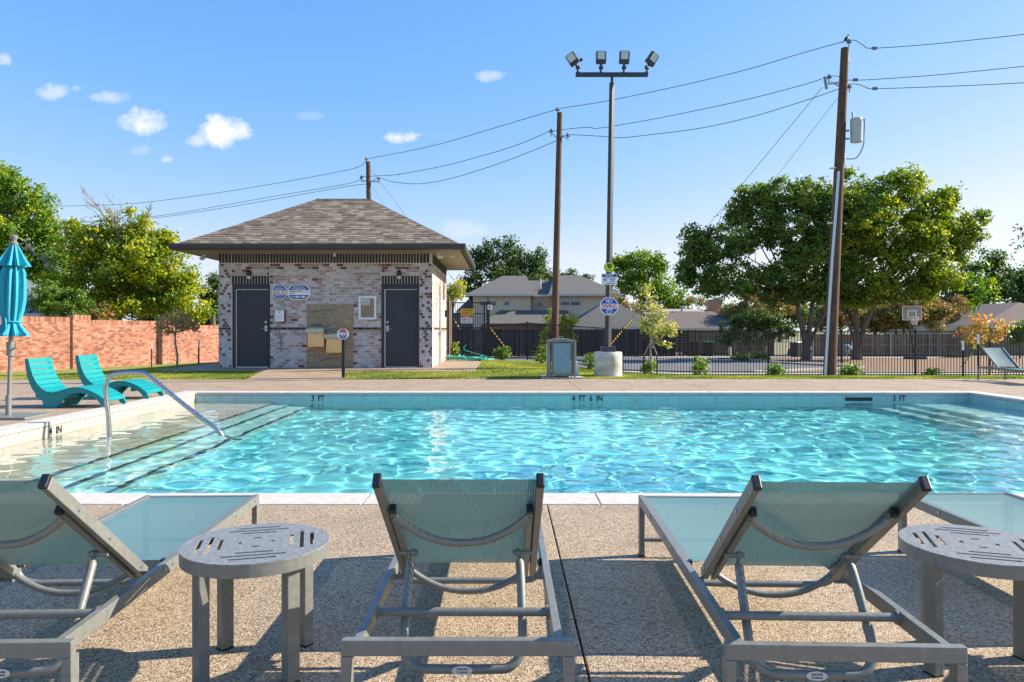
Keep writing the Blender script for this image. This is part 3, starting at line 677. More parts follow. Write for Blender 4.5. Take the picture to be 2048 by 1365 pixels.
# lights above doors: things of their own
def wall_light(px, label):
    p = at(px, 550, BY0)
    t = thing('wall_light', label, 'wall light', (p.x, BY0-.014, p.z), group='bronze lights above the doors')
    h = MB(); pr = []
    for i in range(9):
        a = i/8*math.pi/2; pr.append((.065*math.cos(a)+.0, .06+.10*math.sin(a)))
    h.lathe([(.062,-.04),(.065,.0)]+[(r, z-.02) for r, z in pr], (0,-.03,0), 20, sy=1.3)
    h.box(-.03,.03,-.0,.014,-.1,.1); h.build('housing', mat('dark_bronze', (.03,.022,.02), .35, .3), t, smooth=True)
    MB().lathe([(.02,-.135),(.045,-.12),(.058,-.08),(.06,-.041)], (0,-.03,0), 20, sy=1.3).build('diffuser', mat('frosted_glass', (.6,.6,.57), .2), t, smooth=True)
wall_light(499, 'bronze oval wall light above the left charcoal door'); wall_light(798.7, 'bronze oval wall light above the right charcoal door')
# dome camera, floodlights
p = at(669, 506, BY0-.12)
t = thing('security_camera', 'small dome security camera hanging under the gutter of the bath house', 'camera', (p.x, BY0-.12, BZS))
MB().cyl((0,0,0),(0,0,-.07),.03,12).lathe([(.03,-.06),(.055,-.08),(.055,-.115)],n=16).build('bracket', M_WHITE, t, smooth=True)
MB().lathe([(.05,-.115),(.048,-.14),(.03,-.165),(.008,-.172)],n=16).build('dome', M_BLACKP, t, smooth=True)
def flood(px, py, Y, label, d):
    p = at(px, py, Y)
    t = thing('flood_light', label, 'floodlight', (p.x, Y, BZS), group='white floodlights under the eaves')
    MB().cyl((0,0,0),(0,0,-.05),.05,12).build('base', M_WHITE, t, smooth=True)
    for s in (-1, 1): MB().tube([(0,0,-.04),(s*.03,-.02,-.08),(s*.03+d*.07,-.05,-.13)], [.015,.03,.055], 10).build('lamp_head', M_WHITE, t, smooth=True)
flood(408, 505, 21.2, 'white twin floodlight under the left eave corner', -1); flood(877, 504, 20.6, 'white twin floodlight under the right eave corner', 1)
p = at(905, 504, 21.8)
t = tag(MB().cyl((p.x,21.8,BZS-.004),(p.x,21.8,BZS+.01),.08,16).build('soffit_light', M_WHITE), 'round recessed light in the soffit at right', 'ceiling light')
# signs on the front wall
def sign_oct(name, label, px0, px1, py0, py1, Y, cat='sign'):
    c = at((px0+px1)/2, (py0+py1)/2, Y); rx = (px1-px0)/2*Y/F; rz = (py1-py0)/2*Y/F
    t = thing(name, label, cat, (c.x, Y, c.z))
    q = 1-.58*min(rx, rz)/rx; qz = 1-.58*min(rx, rz)/rz
    P = lambda k: [(u*rx*k, v*rz*k) for u, v in [(-q,1),(q,1),(1,qz),(1,-qz),(q,-1),(-q,-1),(-1,-qz),(-1,qz)]]
    MB().prism([(a, 0, b) for a, b in P(1)], (0,-.008,0)).build('plate', M_WHITE, t)
    def band(z0, z1, m, name='band'):      # fraction of rz, clipped to the inner octagon
        poly = P(.9); out = []
        import itertools
        def clip(poly, zc, keep):
            r = []
            for i in range(len(poly)):
                a, b = poly[i], poly[(i+1) % len(poly)]; ia, ib = keep(a[1]-zc), keep(b[1]-zc)
                if ia: r.append(a)
                if ia != ib: k = (zc-a[1])/(b[1]-a[1]); r.append((a[0]+k*(b[0]-a[0]), zc))
            return r
        poly = clip(poly, z0*rz, lambda d: d >= 0); poly = clip(poly, z1*rz, lambda d: d <= 0)
        MB().prism([(a, -.0082, b) for a, b in poly], (0,-.002,0)).build(name, m, t)
    def tx(s, cx, cz, w, h, m): text(s, w*rx, h*rz, m, t, (cx*rx, -.0115, cz*rz), ext=.001)
    return t, band, tx
YF = BY0-.022
t, band, tx = sign_oct('octagon_sign', 'blue and white octagon sign reading DIAL 911 beside the left door', 544.8, 574, 569.5, 600, YF)
band(.22, 1, M_BLUE); band(-1, -.32, M_BLUE)
tx('IN CASE OF', 0, .66, .8, .14, M_WHITE); tx('EMERGENCY', 0, .40, 1.3, .2, M_WHITE); tx('DIAL 911', 0, -.05, 1.75, .4, M_RED); tx('EMERGENCY', 0, -.48, 1.2, .14, M_WHITE); tx('PHONE', 0, -.72, .7, .14, M_WHITE)
t, band, tx = sign_oct('long_sign', 'wide blue and white emergency phone sign right of the DIAL 911 sign', 575, 621, 569.5, 600, YF)
band(.28, 1, M_BLUE); band(-1, -.38, M_BLUE)
tx('EASTVIEW HOT', 0, .68, 1.0, .2, M_WHITE); tx('ADDRESS 900 NW', 0, .42, 1.2, .2, M_WHITE); tx('EMERGENCY PHONE', -.3, .1, 1.05, .16, M_RED); tx('ADDRESS', -.62, -.14, .45, .13, M_RED); tx('HOURS    AM TO    PM', 0, -.62, 1.2, .22, M_WHITE)
for u in (-.12,.36): 
    rx=(621-575)/2*YF/F; rz=(600-569.5)/2*YF/F
    MB().box(u*rx-.04,u*rx+.03,-.0125,-.0102,-.75*rz,-.49*rz).build('blank_box', M_WHITE, t)
MB().box(-.02*rx,.85*rx,-.0095,-.008,.02*rz,.05*rz).build('rule_line', M_INK, t)
# phone box
p0, p1 = at(552,644,YF), at(571,620,YF)
t = thing('phone_box', 'white emergency phone box with red side on the brick wall', 'phone box', ((p0.x+p1.x)/2, BY0, p0.z))
w, h = p1.x-p0.x, p1.z-p0.z
MB().box(-w/2, w/2+.01, -.12, -.012, 0, h).build('case', mat('deep_red_enamel', (.22,.03,.03), .4), t, bevel=.005)
MB().box(-w/2+.005, w/2-.01, -.132, -.12, .005, h-.005).build('cover', M_WHITE, t, bevel=.003)
text('EMERGENCY', w*.6, .016, M_INK, t, (0,-.133,h-.035)); MB().cyl((0,-.132,h-.08),(0,-.136,h-.08),.014,12).build('emblem', M_INK, t)
for z in (.19,.16,.13,.09,.07): text('PUSH TO CALL FOR HELP' if z > .1 else 'DIAL 911', w*.55, .009, M_INK, t, (0,-.133,z), ext=.0008)
MB().tube([(-w*.25,-.05,0),(-w*.25+.01,-.04,-.25),(0,-.035,-.45),(.01,-.03,-.7),(.03,-.03,-.86)], .016, 8).build('conduit', mat('grey_conduit', (.22,.21,.21), .6), t, smooth=True)
MB().cyl((w*.2,-.06,0),(w*.2,-.06,-.05),.018,8).build('latch', M_BLACKP, t)
# notice case
M_CLEAR = mat('clear_glass', (.95,.97,.96), .03); M_CLEAR.node_tree.nodes['Principled BSDF'].inputs['Transmission Weight'].default_value = 1

p0, p1 = at(717.7,639.6,YF), at(753,592.8,YF); w, h = p1.x-p0.x, p1.z-p0.z
t = thing('notice_case', 'white framed glass notice case beside the right door', 'notice board', ((p0.x+p1.x)/2, BY0-.012, p0.z))
fr = MB(); q = .06
fr.box(-w/2,-w/2+q,-.06,0,0,h); fr.box(w/2-q,w/2,-.06,0,0,h); fr.box(-w/2+q,w/2-q,-.06,0,0,q); fr.box(-w/2+q,w/2-q,-.06,0,h-q,h); fr.build('frame', M_WHITE, t, bevel=.008)
MB().box(-w/2+q,w/2-q,-.02,0,q,h-q).build('cork_board', mat('brown_cork', (.32,.17,.06), .9, var=.25, vs=30), t)
MB().box(-w/2+q+.01,w/2-q-.12,-.024,-.0205,h*.62,h-q-.01).build('paper', M_WHITE, t)
MB().box(-.02,.06,-.027,-.0245,h*.64,h*.78).build('paper', mat('cream_paper', (.7,.68,.6), .8), t)
for z in (.80,.76,.72): text('POOL RULES AND HOURS', w*.32, .012, M_INK, t, (-.08,-.0248,h*z), ext=.0006)
MB().box(-w/2+q,w/2-q,-.05,-.047,q,h-q).build('glass_pane', M_CLEAR, t)
# drinking fountains
M_BRASS = mat('tan_enamel', (.80,.50,.20), .4, var=.05, vs=4); M_BASIN = mat('dull_stainless_basin', (.40,.40,.33), .3, .8)
def fountain(px0, px1, pt, pb, pbot, label, bub):
    Y = BY0-.3; a, b = at(px0, pt, Y), at(px1, pt, Y); zt = a.z; zb = at(0, pb, Y).z; z0 = at(0, pbot, Y).z
    t = thing('drinking_fountain', label, 'drinking fountain', ((a.x+b.x)/2, BY0-.025, z0), group='pair of wall drinking fountains')
    w = b.x-a.x
    MB().prism([(-w/2+.055,0,0),(-w/2+.055,-.24,0),(-w/2+.055,-.27,.04),(-w/2+.055,-.27,zb-z0-.002),(-w/2+.055,0,zb-z0-.002)], (w-.06,0,0)).build('cabinet', M_BRASS, t, bevel=.006)
    ba = MB(); H = zt-z0; hb = zb-z0
    ba.box(-w/2,w/2,-.30,0,hb,hb+.02); ba.box(-w/2,w/2,-.30,-.285,hb+.02,H); ba.box(-w/2,-w/2+.015,-.285,0,hb+.02,H); ba.box(w/2-.015,w/2,-.285,0,hb+.02,H); ba.box(-w/2+.015,w/2-.015,-.02,0,hb+.02,H+.03)
    ba.build('basin', M_BASIN, t, bevel=.004)
    MB().lathe([(.025,0),(.028,.008),(.012,.014)],n=14).build('push_button', M_STEEL, t, smooth=True).matrix_local = Matrix.Translation((0,-.30,(hb+H)/2)) @ Matrix.Rotation(math.pi/2,4,'X')
    if bub: MB().tube([(bub*w,-.14,H-.02),(bub*w,-.14,H+.05),(bub*w-.01,-.15,H+.07)], [.012,.012,.022], 8).build('bubbler', M_STEEL, t, smooth=True)
    MB().box(w/2-.1,w/2-.05,-.272,-.2702,.025,.04).build('maker_plate', M_STEEL, t)
fountain(611.4, 647.6, 658, 667, 695, 'upper tan drinking fountain on the stone panel', .33)
fountain(648.4, 684, 669.5, 678, 706.7, 'lower tan drinking fountain behind the small sign post', 0)
# small octagon sign on a black post
gpz = gp(686, 757)
t = thing('sign_post', 'short black post with red white and blue octagon no lifeguard sign', 'sign', (gpz.x, 17.62, 0))
sY = 17.62; s_ = sY/F
ztop = CH-(658-HY)*s_
MB().box(-.036,.036,-.036,.036,0,ztop+.02).build('post', M_BLACKM, t, bevel=.004)
MB().box(-.2,.2,-.14,.14,-.01,.012).build('footing', M_CONC, t)
MB().prism([(a,-.04,b) for a, b in octagon(0, CH-(668.5-HY)*s_, 11.5*s_, 10.5*s_)], (0,-.006,0)).build('plate', M_WHITE, t)
zc = CH-(668.5-HY)*s_; r = 10.5*s_
MB().prism([(-.42*r,-.0462,zc+.88*r),(.42*r,-.0462,zc+.88*r),(.85*r,-.0462,zc+.15*r),(-.85*r,-.0462,zc+.15*r)], (0,-.002,0)).build('red_band', M_RED, t)
MB().prism([(-.42*r,-.0462,zc-.88*r),(.42*r,-.0462,zc-.88*r),(.88*r,-.0462,zc-.1*r),(-.88*r,-.0462,zc-.1*r)], (0,-.002,0)).build('blue_band', M_BLUE, t)
text('WARNING', 1.1*r, .2*r, M_WHITE, t, (0,-.0485,zc+.32*r)); text('NO LIFEGUARD', 1.25*r, .17*r, M_WHITE, t, (0,-.0485,zc-.3*r)); text('ON DUTY', .7*r, .17*r, M_WHITE, t, (0,-.0485,zc-.58*r))

# ================================================================== orange brick garden wall
WD = Vector((3.25, 12.3, 0)).normalized(); WN = Vector((WD.y, -WD.x, 0))
def wz(px, Zx=None):   # distance along the wall for a pixel column
    Z = 26.13/(.264-(px-CX)/F); return Z
W0 = Vector((-26.13+.264*24, 24, 0)); 
def wu(Z): return (Z-24)/WD.y
gw = thing('brick_wall', 'long orange brick garden wall with projecting piers at left', 'wall', (W0.x, W0.y, -.5))
GO = Vector(gw.location)
segs = [(24, wz(139), 1.70), (wz(139), wz(175), 1.80), (wz(175), wz(314), 1.60), (wz(314), wz(333), 1.62), (wz(333), 43, 1.42)]
core = MB()
for Za, Zb, zt in segs:
    a, b = W0+WD*wu(Za), W0+WD*wu(Zb); pier = (Zb-Za) < 2
    c = (a+b)/2; th = .16 if pier else .06
    core.obox((c.x, c.y, (zt-.9)/2)-Vector((0,0,0)) if False else Vector((c.x, c.y, (zt-.9)/2)), WD*(b-a).length/2, WN*th, Vector((0,0,(zt+.9)/2)))
for i, v in enumerate(core.v): core.v[i] = tuple(Vector(v)-GO)
core.build('wall_core', M_MORTAR2, gw)
allb = []; sold = []
for Za, Zb, zt in segs:
    ua, ub = wu(Za), wu(Zb); pier = (Zb-Za) < 2; th = .16 if pier else .06
    nr = int((zt-.21+.75)/.0762); z0 = zt-.21-nr*.0762
    o = W0+WN*th-GO
    allb += brick_run(o, WD, WN, z0, nr, .0762, .205, .01, .012, [(ua,ub,'')], [], lambda rnd, r, u, l, m: 0 if rnd.random() < .5 else 1 if rnd.random() < .65 else 2, int(Za*7))
    n = round((ub-ua)/.078); rnd = random.Random(n)
    for i in range(n): sold.append((o+WD*(ua+(i+.5)*(ub-ua)/n)+Vector((0,0,zt-.1)), (ub-ua)/n-.01, .195, rnd.choice((0,0,1,2))))
    if pier:   # pier cheeks facing the pool deck
        so_ = W0+WD*ua-GO
        for r in range(nr+2):
            allb.append((so_+WN*.08-WD*(-.0)+Vector((0,0,z0+(r+.5)*.0762)), .0, 0, 0)) if False else None
lay(allb, WD, WN, .010, RB, gw, 300); 
lay(sold, WD, WN, .012, RB, gw, 0, name='soldier_brick')
# ================================================================== iron fence and gate
FP = [(-.66,31.0),(3.99,24.6),(26.0,24.0)]
fence = thing('iron_fence', 'black iron picket fence running along the lawn behind the light pole', 'fence', (3.99,24.6,g(3.99,24.6)))
FO = Vector(fence.location); FH = 1.5
def fz(x, y): return g(x, y)
pick = []; nposts = 0
for (xa, ya), (xb, yb) in zip(FP, FP[1:]):
    L_ = math.hypot(xb-xa, yb-ya); n = max(1, round(L_/2.38))
    for i in range(n+1):
        t_ = i/n; x, y = xa+(xb-xa)*t_, ya+(yb-ya)*t_
        if i < n or (xb, yb) == FP[-1]:
            z = fz(x, y); MB().box(-.028,.028,-.028,.028,-.1,FH+.04).box(-.036,.036,-.036,.036,FH+.04,FH+.055).build('post', M_BLACKM, fence).location = Vector((x,y,z))-FO
        if i < n:
            x2, y2 = xa+(xb-xa)*(i+1)/n, ya+(yb-ya)*(i+1)/n; z1, z2 = fz(x,y), fz(x2,y2)
            for hh in (FH-.03, FH-.28 if False else FH-.02, .14):
                pass
            for hh in (FH-.01, .13):
                MB().bar(Vector((x,y,z1+hh))-FO, Vector((x2,y2,z2+hh))-FO, .03, .035).build('rail', M_BLACKM, fence)
            m = round(math.hypot(x2-x, y2-y)/.098)
            for j in range(1, m):
                s_ = j/m; pick.append((x+(x2-x)*s_, y+(y2-y)*s_, z1+(z2-z1)*s_))
me_p = None
pm = MB().box(-.0085,.0085,-.0085,.0085,.05,FH).build('picket', M_BLACKM); me_p = pm.data; bpy.data.objects.remove(pm)
st = MB(); pick.sort(key=lambda q: abs((q[0]/q[1])-.55))
for i, q in enumerate(pick):
    d = Vector(q)-FO
    if i < 290: share('picket', me_p, fence, Matrix.Translation(d))
    else: st.box(d.x-.0085,d.x+.0085,d.y-.0085,d.y+.0085,d.z+.05,d.z+FH)
if st.f: st.build('pickets', M_BLACKM, fence)['kind'] = 'stuff'
GY = 31.0; gx0, gx1 = at(906,0,GY).x, at(969,0,GY).x; gz0 = CH-(719-HY)*GY/F; gz1 = CH-(605-HY)*GY/F
gate = thing('iron_gate', 'tall black iron gate with yellow and white warning signs', 'gate', ((gx0+gx1)/2, GY, gz0))
gw_, gh = gx1-gx0, gz1-gz0; hw = gw_/2
for x in (-hw, hw): MB().box(x-.035,x+.035,-.035,.035,-.1,gh+.03).build('gate_stile', M_BLACKM, gate)
MB().box(hw+.08,hw+.22,-.05,.05,-.1,gh+.06).build('gate_post', M_BLACKM, gate)
for zz in (.15, gh*.55, gh*.80, gh-.02): MB().box(-hw+.036,hw-.036,-.02,.02,zz-.022,zz+.022).build('rail', M_BLACKM, gate)
n = 14
for i in range(1, n):
    x = -hw+gw_*i/n; share('picket', MB().box(-.009,.009,-.009,.009,.1,gh-.05).build('picket', M_BLACKM, gate).data, gate, Matrix.Translation((x,.0,0))) if False else MB().box(x-.009,x+.009,-.009,.009,.1,gh-.05).build('picket', M_BLACKM, gate)
MB().box(hw-.16,hw-.02,-.09,-.03,gh*.5,gh*.58).build('latch', M_BLACKM, gate)
def rect_sign(name, label, px0, px1, py0, py1, Y, m, cat='sign'):
    a, b = at(px0, py1, Y), at(px1, py0, Y); t = thing(name, label, cat, ((a.x+b.x)/2, Y, (a.z+b.z)/2)); w, h = (b.x-a.x)/2, (b.z-a.z)/2
    MB().box(-w,w,-.006,0,-h,h).build('plate', m, t)
    return t, w, h
t, w, h = rect_sign('gate_sign', 'yellow authorized personnel only sign on the iron gate', 921.5, 947, 618, 630, GY-.05, M_YEL)
text('AUTHORIZED', w*1.7, h*.55, M_INK, t, (0,-.008,h*.4)); text('PERSONNEL ONLY', w*1.7, h*.5, M_INK, t, (0,-.008,-h*.45))
t, w, h = rect_sign('gate_sign', 'white danger keep out sign below the yellow gate sign', 921.5, 945, 631, 647, GY-.05, M_WHITE)
MB().box(-w*.95,w*.95,-.008,-.0062,h*.35,h*.95).build('red_band', M_RED, t); text('DANGER', w*1.2, h*.4, M_WHITE, t, (0,-.0095,h*.65)); text('KEEP OUT', w*1.7, h*.5, M_INK, t, (0,-.008,-h*.1)); text('HAZARD AREA', w*1.6, h*.3, M_INK, t, (0,-.008,-h*.66))
p = at(979.5, 620, GY)
t = thing('gate_lock_box', 'small white key box on the gate post', 'lock box', (p.x, GY-.055, p.z)); MB().box(-.09,.09,-.08,0,0,.2).build('case', M_WHITE, t, bevel=.01); MB().cyl((0,-.08,.13),(0,-.086,.13),.035,12).build('button', M_BLACKP, t); text('PUSH', .08, .03, M_INK, t, (0,-.082,.05))

# ================================================================== light pole with signs
LP = gp(1216, 755); LY = 18.4; LX = (1216-CX)*LY/F; lz = CH-(754-HY)*LY/F; LP = Vector((LX, LY, g(LX, LY)))
lp = thing('light_pole', 'tall grey steel light pole with four floodlights on a round concrete base', 'light pole', LP)
zt = CH-(704-HY)*LY/F-LP.z
def conc_mat():
    return mat('weathered_cast_concrete', (.47,.42,.34), .9, var=.25, vs=2.6, bump=.8, bs=12, c2=(.66,.64,.60), stretch=(1,1,2.2), detail=9)
R_ = 28*LY/F
MB().lathe([(R_,-.4),(R_*1.0,.02),(R_*.995,zt*.45),(R_*1.006,zt*.47),(R_*.995,zt*.72),(R_*1.004,zt*.75),(R_*.99,zt-.02),(R_*.96,zt)], n=40).build('concrete_base', conc_mat(), lp, smooth=True)
MB().box(-.17,.17,-.17,.17,zt,zt+.135).build('base_cover', M_POLEM, lp, bevel=.008)
ztop = CH-(152-HY)*LY/F-LP.z; lean = Vector((.1,0,0))
MB().tube([(0,0,zt+.13),(lean.x,0,ztop-.18)], [.085*1.0,.066], 4).build('pole', M_POLEM, lp).rotation_euler = (0,0,0)
MB().cyl((lean.x,0,ztop-.2),(lean.x,0,ztop),.035,12).build('tenon', M_POLEM, lp)
MB().box(lean.x-.92,lean.x+.91,-.05,.05,ztop-.02,ztop+.075).build('crossarm', M_POLEM, lp, bevel=.004)
M_LED = mat('led_lens', (.55,.60,.56), .3, var=.1, vs=60)
def head(x, ang, yaw):
    zb = ztop+.075; c = MB(); c.cyl((x,0,zb),(x,0,zb+.10),.028,10).cyl((x,0,zb),(x,0,zb+.02),.05,10); c.build('head_bracket', M_POLEM, lp, smooth=True)
    Mx = Matrix.Translation((x,0,zb+.13)) @ Matrix.Rotation(R(ang),4,'Y') @ Matrix.Rotation(R(yaw),4,'Z') @ Matrix.Rotation(R(6),4,'X')
    b = MB().cyl((0,0,-.05),(0,0,.1),.03,10).cyl((-.05,0,.0),(.05,0,.0),.045,12).prism([(-.12,-.03,.1),(.12,-.03,.1),(.13,-.03,.17),(.12,-.03,.2),(-.12,-.03,.2),(-.13,-.03,.17)], (0,.1,0)).box(-.105,.105,-.02,.05,.2,.41)
    for i in range(5): b.box(-.135,-.105,-.01,.05,.215+i*.04,.23+i*.04).box(.105,.135,-.01,.05,.215+i*.04,.23+i*.04)
    o = b.build('flood_head', M_POLEM, lp); o.matrix_local = Mx
    l_ = MB().box(-.088,.088,-.027,-.0205,.205,.395).build('lens', M_LED, o)
xx = lambda px: (px-1224)*LY/F+lean.x
head(xx(1156), -32, -25); head(xx(1202), 0, 0); head(xx(1248), 2, 0); head(xx(1294), 30, 30)
q = MB().lathe([(.0,0),(.03,.01),(.045,.05),(.02,.09),(0,.1)],(lean.x-.78,0,ztop+.36),10); q.build('photocell', M_BLACKP, lp)
SY = LY-.1
t = thing('round_sign', 'round lime green security shield sign on the light pole', 'sign', at(1219, 535, SY)); r = 11*SY/F
MB().lathe([(r,0),(r,.006)], n=32).build('rim', M_INK, t).matrix_local = Matrix.Rotation(math.pi/2,4,'X')
MB().lathe([(r*.9,0.0062),(r*.9,.009)], n=32).build('disc', M_LIME, t).matrix_local = Matrix.Rotation(math.pi/2,4,'X')
MB().prism([(-.42*r,-.0092,.55*r),(0,-.0092,.68*r),(.42*r,-.0092,.55*r),(.38*r,-.0092,.05*r),(0,-.0092,-.25*r),(-.38*r,-.0092,.05*r)], (0,-.0015,0)).build('shield_emblem', M_INK, t)
MB().prism([(-.15*r,-.0108,.42*r),(.16*r,-.0108,.42*r),(.0,-.0108,.05*r)], (0,-.001,0)).build('emblem', M_LIME, t); text('SECURITY', 1.0*r, .18*r, M_INK, t, (0,-.0105,-.5*r))
t, w, h = rect_sign('notice_sign', 'white and blue notice sign with camera symbol on the light pole', 1203, 1234, 548, 570, SY, M_WHITE)
MB().box(-w*.94,w*.94,-.008,-.0062,h*.42,h*.93).build('blue_band', M_BLUE, t); text('NOTICE', w*1.0, h*.36, M_WHITE, t, (0,-.0095,h*.67))
MB().prism([(-w*.75,-.0062,h*.12),(-w*.3,-.0062,-.08*h),(-w*.36,-.0062,-.32*h),(-w*.7,-.0062,-.08*h)], (0,-.002,0)).prism([(-w*.85,-.0062,-h*.45),(-w*.5,-.0062,-.2*h),(-w*.56,-.0062,-.35*h),(-w*.85,-.0062,-.55*h)], (0,-.002,0)).build('camera_symbol', M_INK, t)
text('THIS AREA IS UNDER', w*1.4, h*.13, M_INK, t, (0,-.008,h*.25)); text('24 HOUR', w*.75, h*.22, M_INK, t, (w*.4,-.008,-h*.02)); text('VIDEO', w*.6, h*.22, M_INK, t, (w*.4,-.008,-h*.38)); text('SURVEILLANCE', w*1.2, h*.18, M_INK, t, (w*.1,-.008,-h*.76))
t, band, tx = sign_oct('octagon_sign', 'large blue and white octagon NO DIVING sign on the light pole', 1200, 1236.5, 595, 631, SY)
band(.28, 1, M_BLUE); band(-1, -.3, M_BLUE); tx('NO', 0, .6, .72, .46, M_WHITE); tx('DIVING', 0, 0, 1.66, .46, M_RED)
r = 18*SY/F; ci = [( .30*r*math.cos(a)*1.0, -.0115, -.6*r+.24*r*math.sin(a)) for a in [i*math.pi/10 for i in range(20)]]
MB().tube(ci, .05*r, 6, closed=True).bar((-.22*r,-.0115,-.78*r),(.22*r,-.0115,-.42*r),.004,.06*r,up=(0,1,0)).bar((-.2*r,-.0115,-.45*r),(.2*r,-.0115,-.78*r),.004,.05*r,up=(0,1,0)).build('no_diving_symbol', M_WHITE, t)

# ================================================================== litter bin, its pad, small box
bp_ = Vector(((1122-CX)*17.75/F, 17.75, 0))
pad_ = tag(MB().box(bp_.x-.5,bp_.x+.53,17.43,18.3,-.05,.035).build('bin_pad', M_CONC, bevel=.01), kind='structure')
t = thing('litter_bin', 'grey metal litter bin with pale teal panels on a concrete pad', 'litter bin', (bp_.x, bp_.y, .03))
M_TEALP = mat('pale_teal_panel', (.16,.31,.34), .4, var=.06, vs=3)
z1 = .85; W = .31
for sx in (-1, 1):
    for sy in (-1, 1):
        MB().box(sx*W-.022,sx*W+.022,sy*.27-.022,sy*.27+.022,0,z1).build('leg', M_GREY, t, bevel=.005)
        MB().box(sx*(W-.075)-.012,sx*(W-.075)+.012,sy*.27-.02,sy*.27+.02,0,z1).build('corner_rod', M_GREY, t)
MB().box(-W+.10,W-.10,-.285,-.27,.1,z1-.02).build('front_panel', M_TEALP, t, bevel=.006)
MB().box(-W+.10,W-.10,.27,.285,.1,z1-.02).build('rear_panel', M_TEALP, t, bevel=.006)
for s in (-1, 1): MB().box(s*(W+.03)-.008,s*(W+.03)+.008,-.235,.235,.1,z1-.02).build('side_panel', M_TEALP, t, bevel=.006)
MB().box(-W+.03,W-.03,-.26,.26,.06,.1).build('base_tray', M_GREY, t)
lid = MB().prism([(-W-.045,-.31,z1),(W+.045,-.31,z1),(W+.045,-.31,z1+.03),(.15,-.31,z1+.085),(-.15,-.31,z1+.085),(-W-.045,-.31,z1+.03)], (0,.62,0)).build('lid', M_GREY, t, bevel=.015)
MB().tube([(-.05,0,z1+.08),(-.05,0,z1+.13),(.05,0,z1+.13),(.05,0,z1+.08)], .012, 8).build('handle', M_GREY, lid)
t = thing('white_tub', 'small white plastic tub half hidden behind the litter bin', 'tub', (bp_.x+.38, 18.45, g(bp_.x+.38,18.45)))
MB().lathe([(.11,0),(.12,.02),(.12,.30),(.10,.33)],n=20).build('body', M_WHITE, t, smooth=True); MB().lathe([(.125,.33),(.125,.36),(.05,.375)],n=20).build('lid', M_WHITE, t, smooth=True)

# ================================================================== hand rail in the pool
hy = 9.35
def hp(px, py): v = at(px, py, hy); return (v.x, hy, v.z)
P_ = [hp(219,985), hp(218.5,868), hp(216,830), hp(212,790), hp(212,772), hp(217,757), hp(228,749), hp(245,746.5), hp(262,745.5), hp(278,745.5), hp(290,748), hp(302,756), hp(318,769), hp(345,791), hp(380,819), hp(410,842), hp(440,866), hp(462,884)]
P_[0] = (P_[1][0]+.01, hy, -.31); P_[-1] = (P_[-2][0]+.22, hy, -.52)
def smooth_path(P, n=6):
    P = [Vector(p) for p in P]; out = []
    for i in range(len(P)-1):
        a, b, c, d = P[max(i-1,0)], P[i], P[i+1], P[min(i+2,len(P)-1)]
        for k in range(n):
            t = k/n; out.append(.5*((2*b)+(c-a)*t+(2*a-5*b+4*c-d)*t*t+(3*b-a-3*c+d)*t**3))
    out.append(P[-1]); return out
rl = thing('hand_rail', 'bent stainless steel hand rail over the pool steps', 'hand rail', (P_[1][0], hy, -.31))
ro = Vector(rl.location)
o = MB().tube([p-ro for p in smooth_path(P_)], .03, 14).build('rail_tube', M_STEEL, rl, smooth=True); o.cycles.is_caustics_receiver = True
for e in (P_[0], P_[-1]): MB().lathe([(.06,0),(.055,.02),(.035,.03)], tuple(Vector(e)-ro), 16).build('flange', M_STEEL, rl, smooth=True)

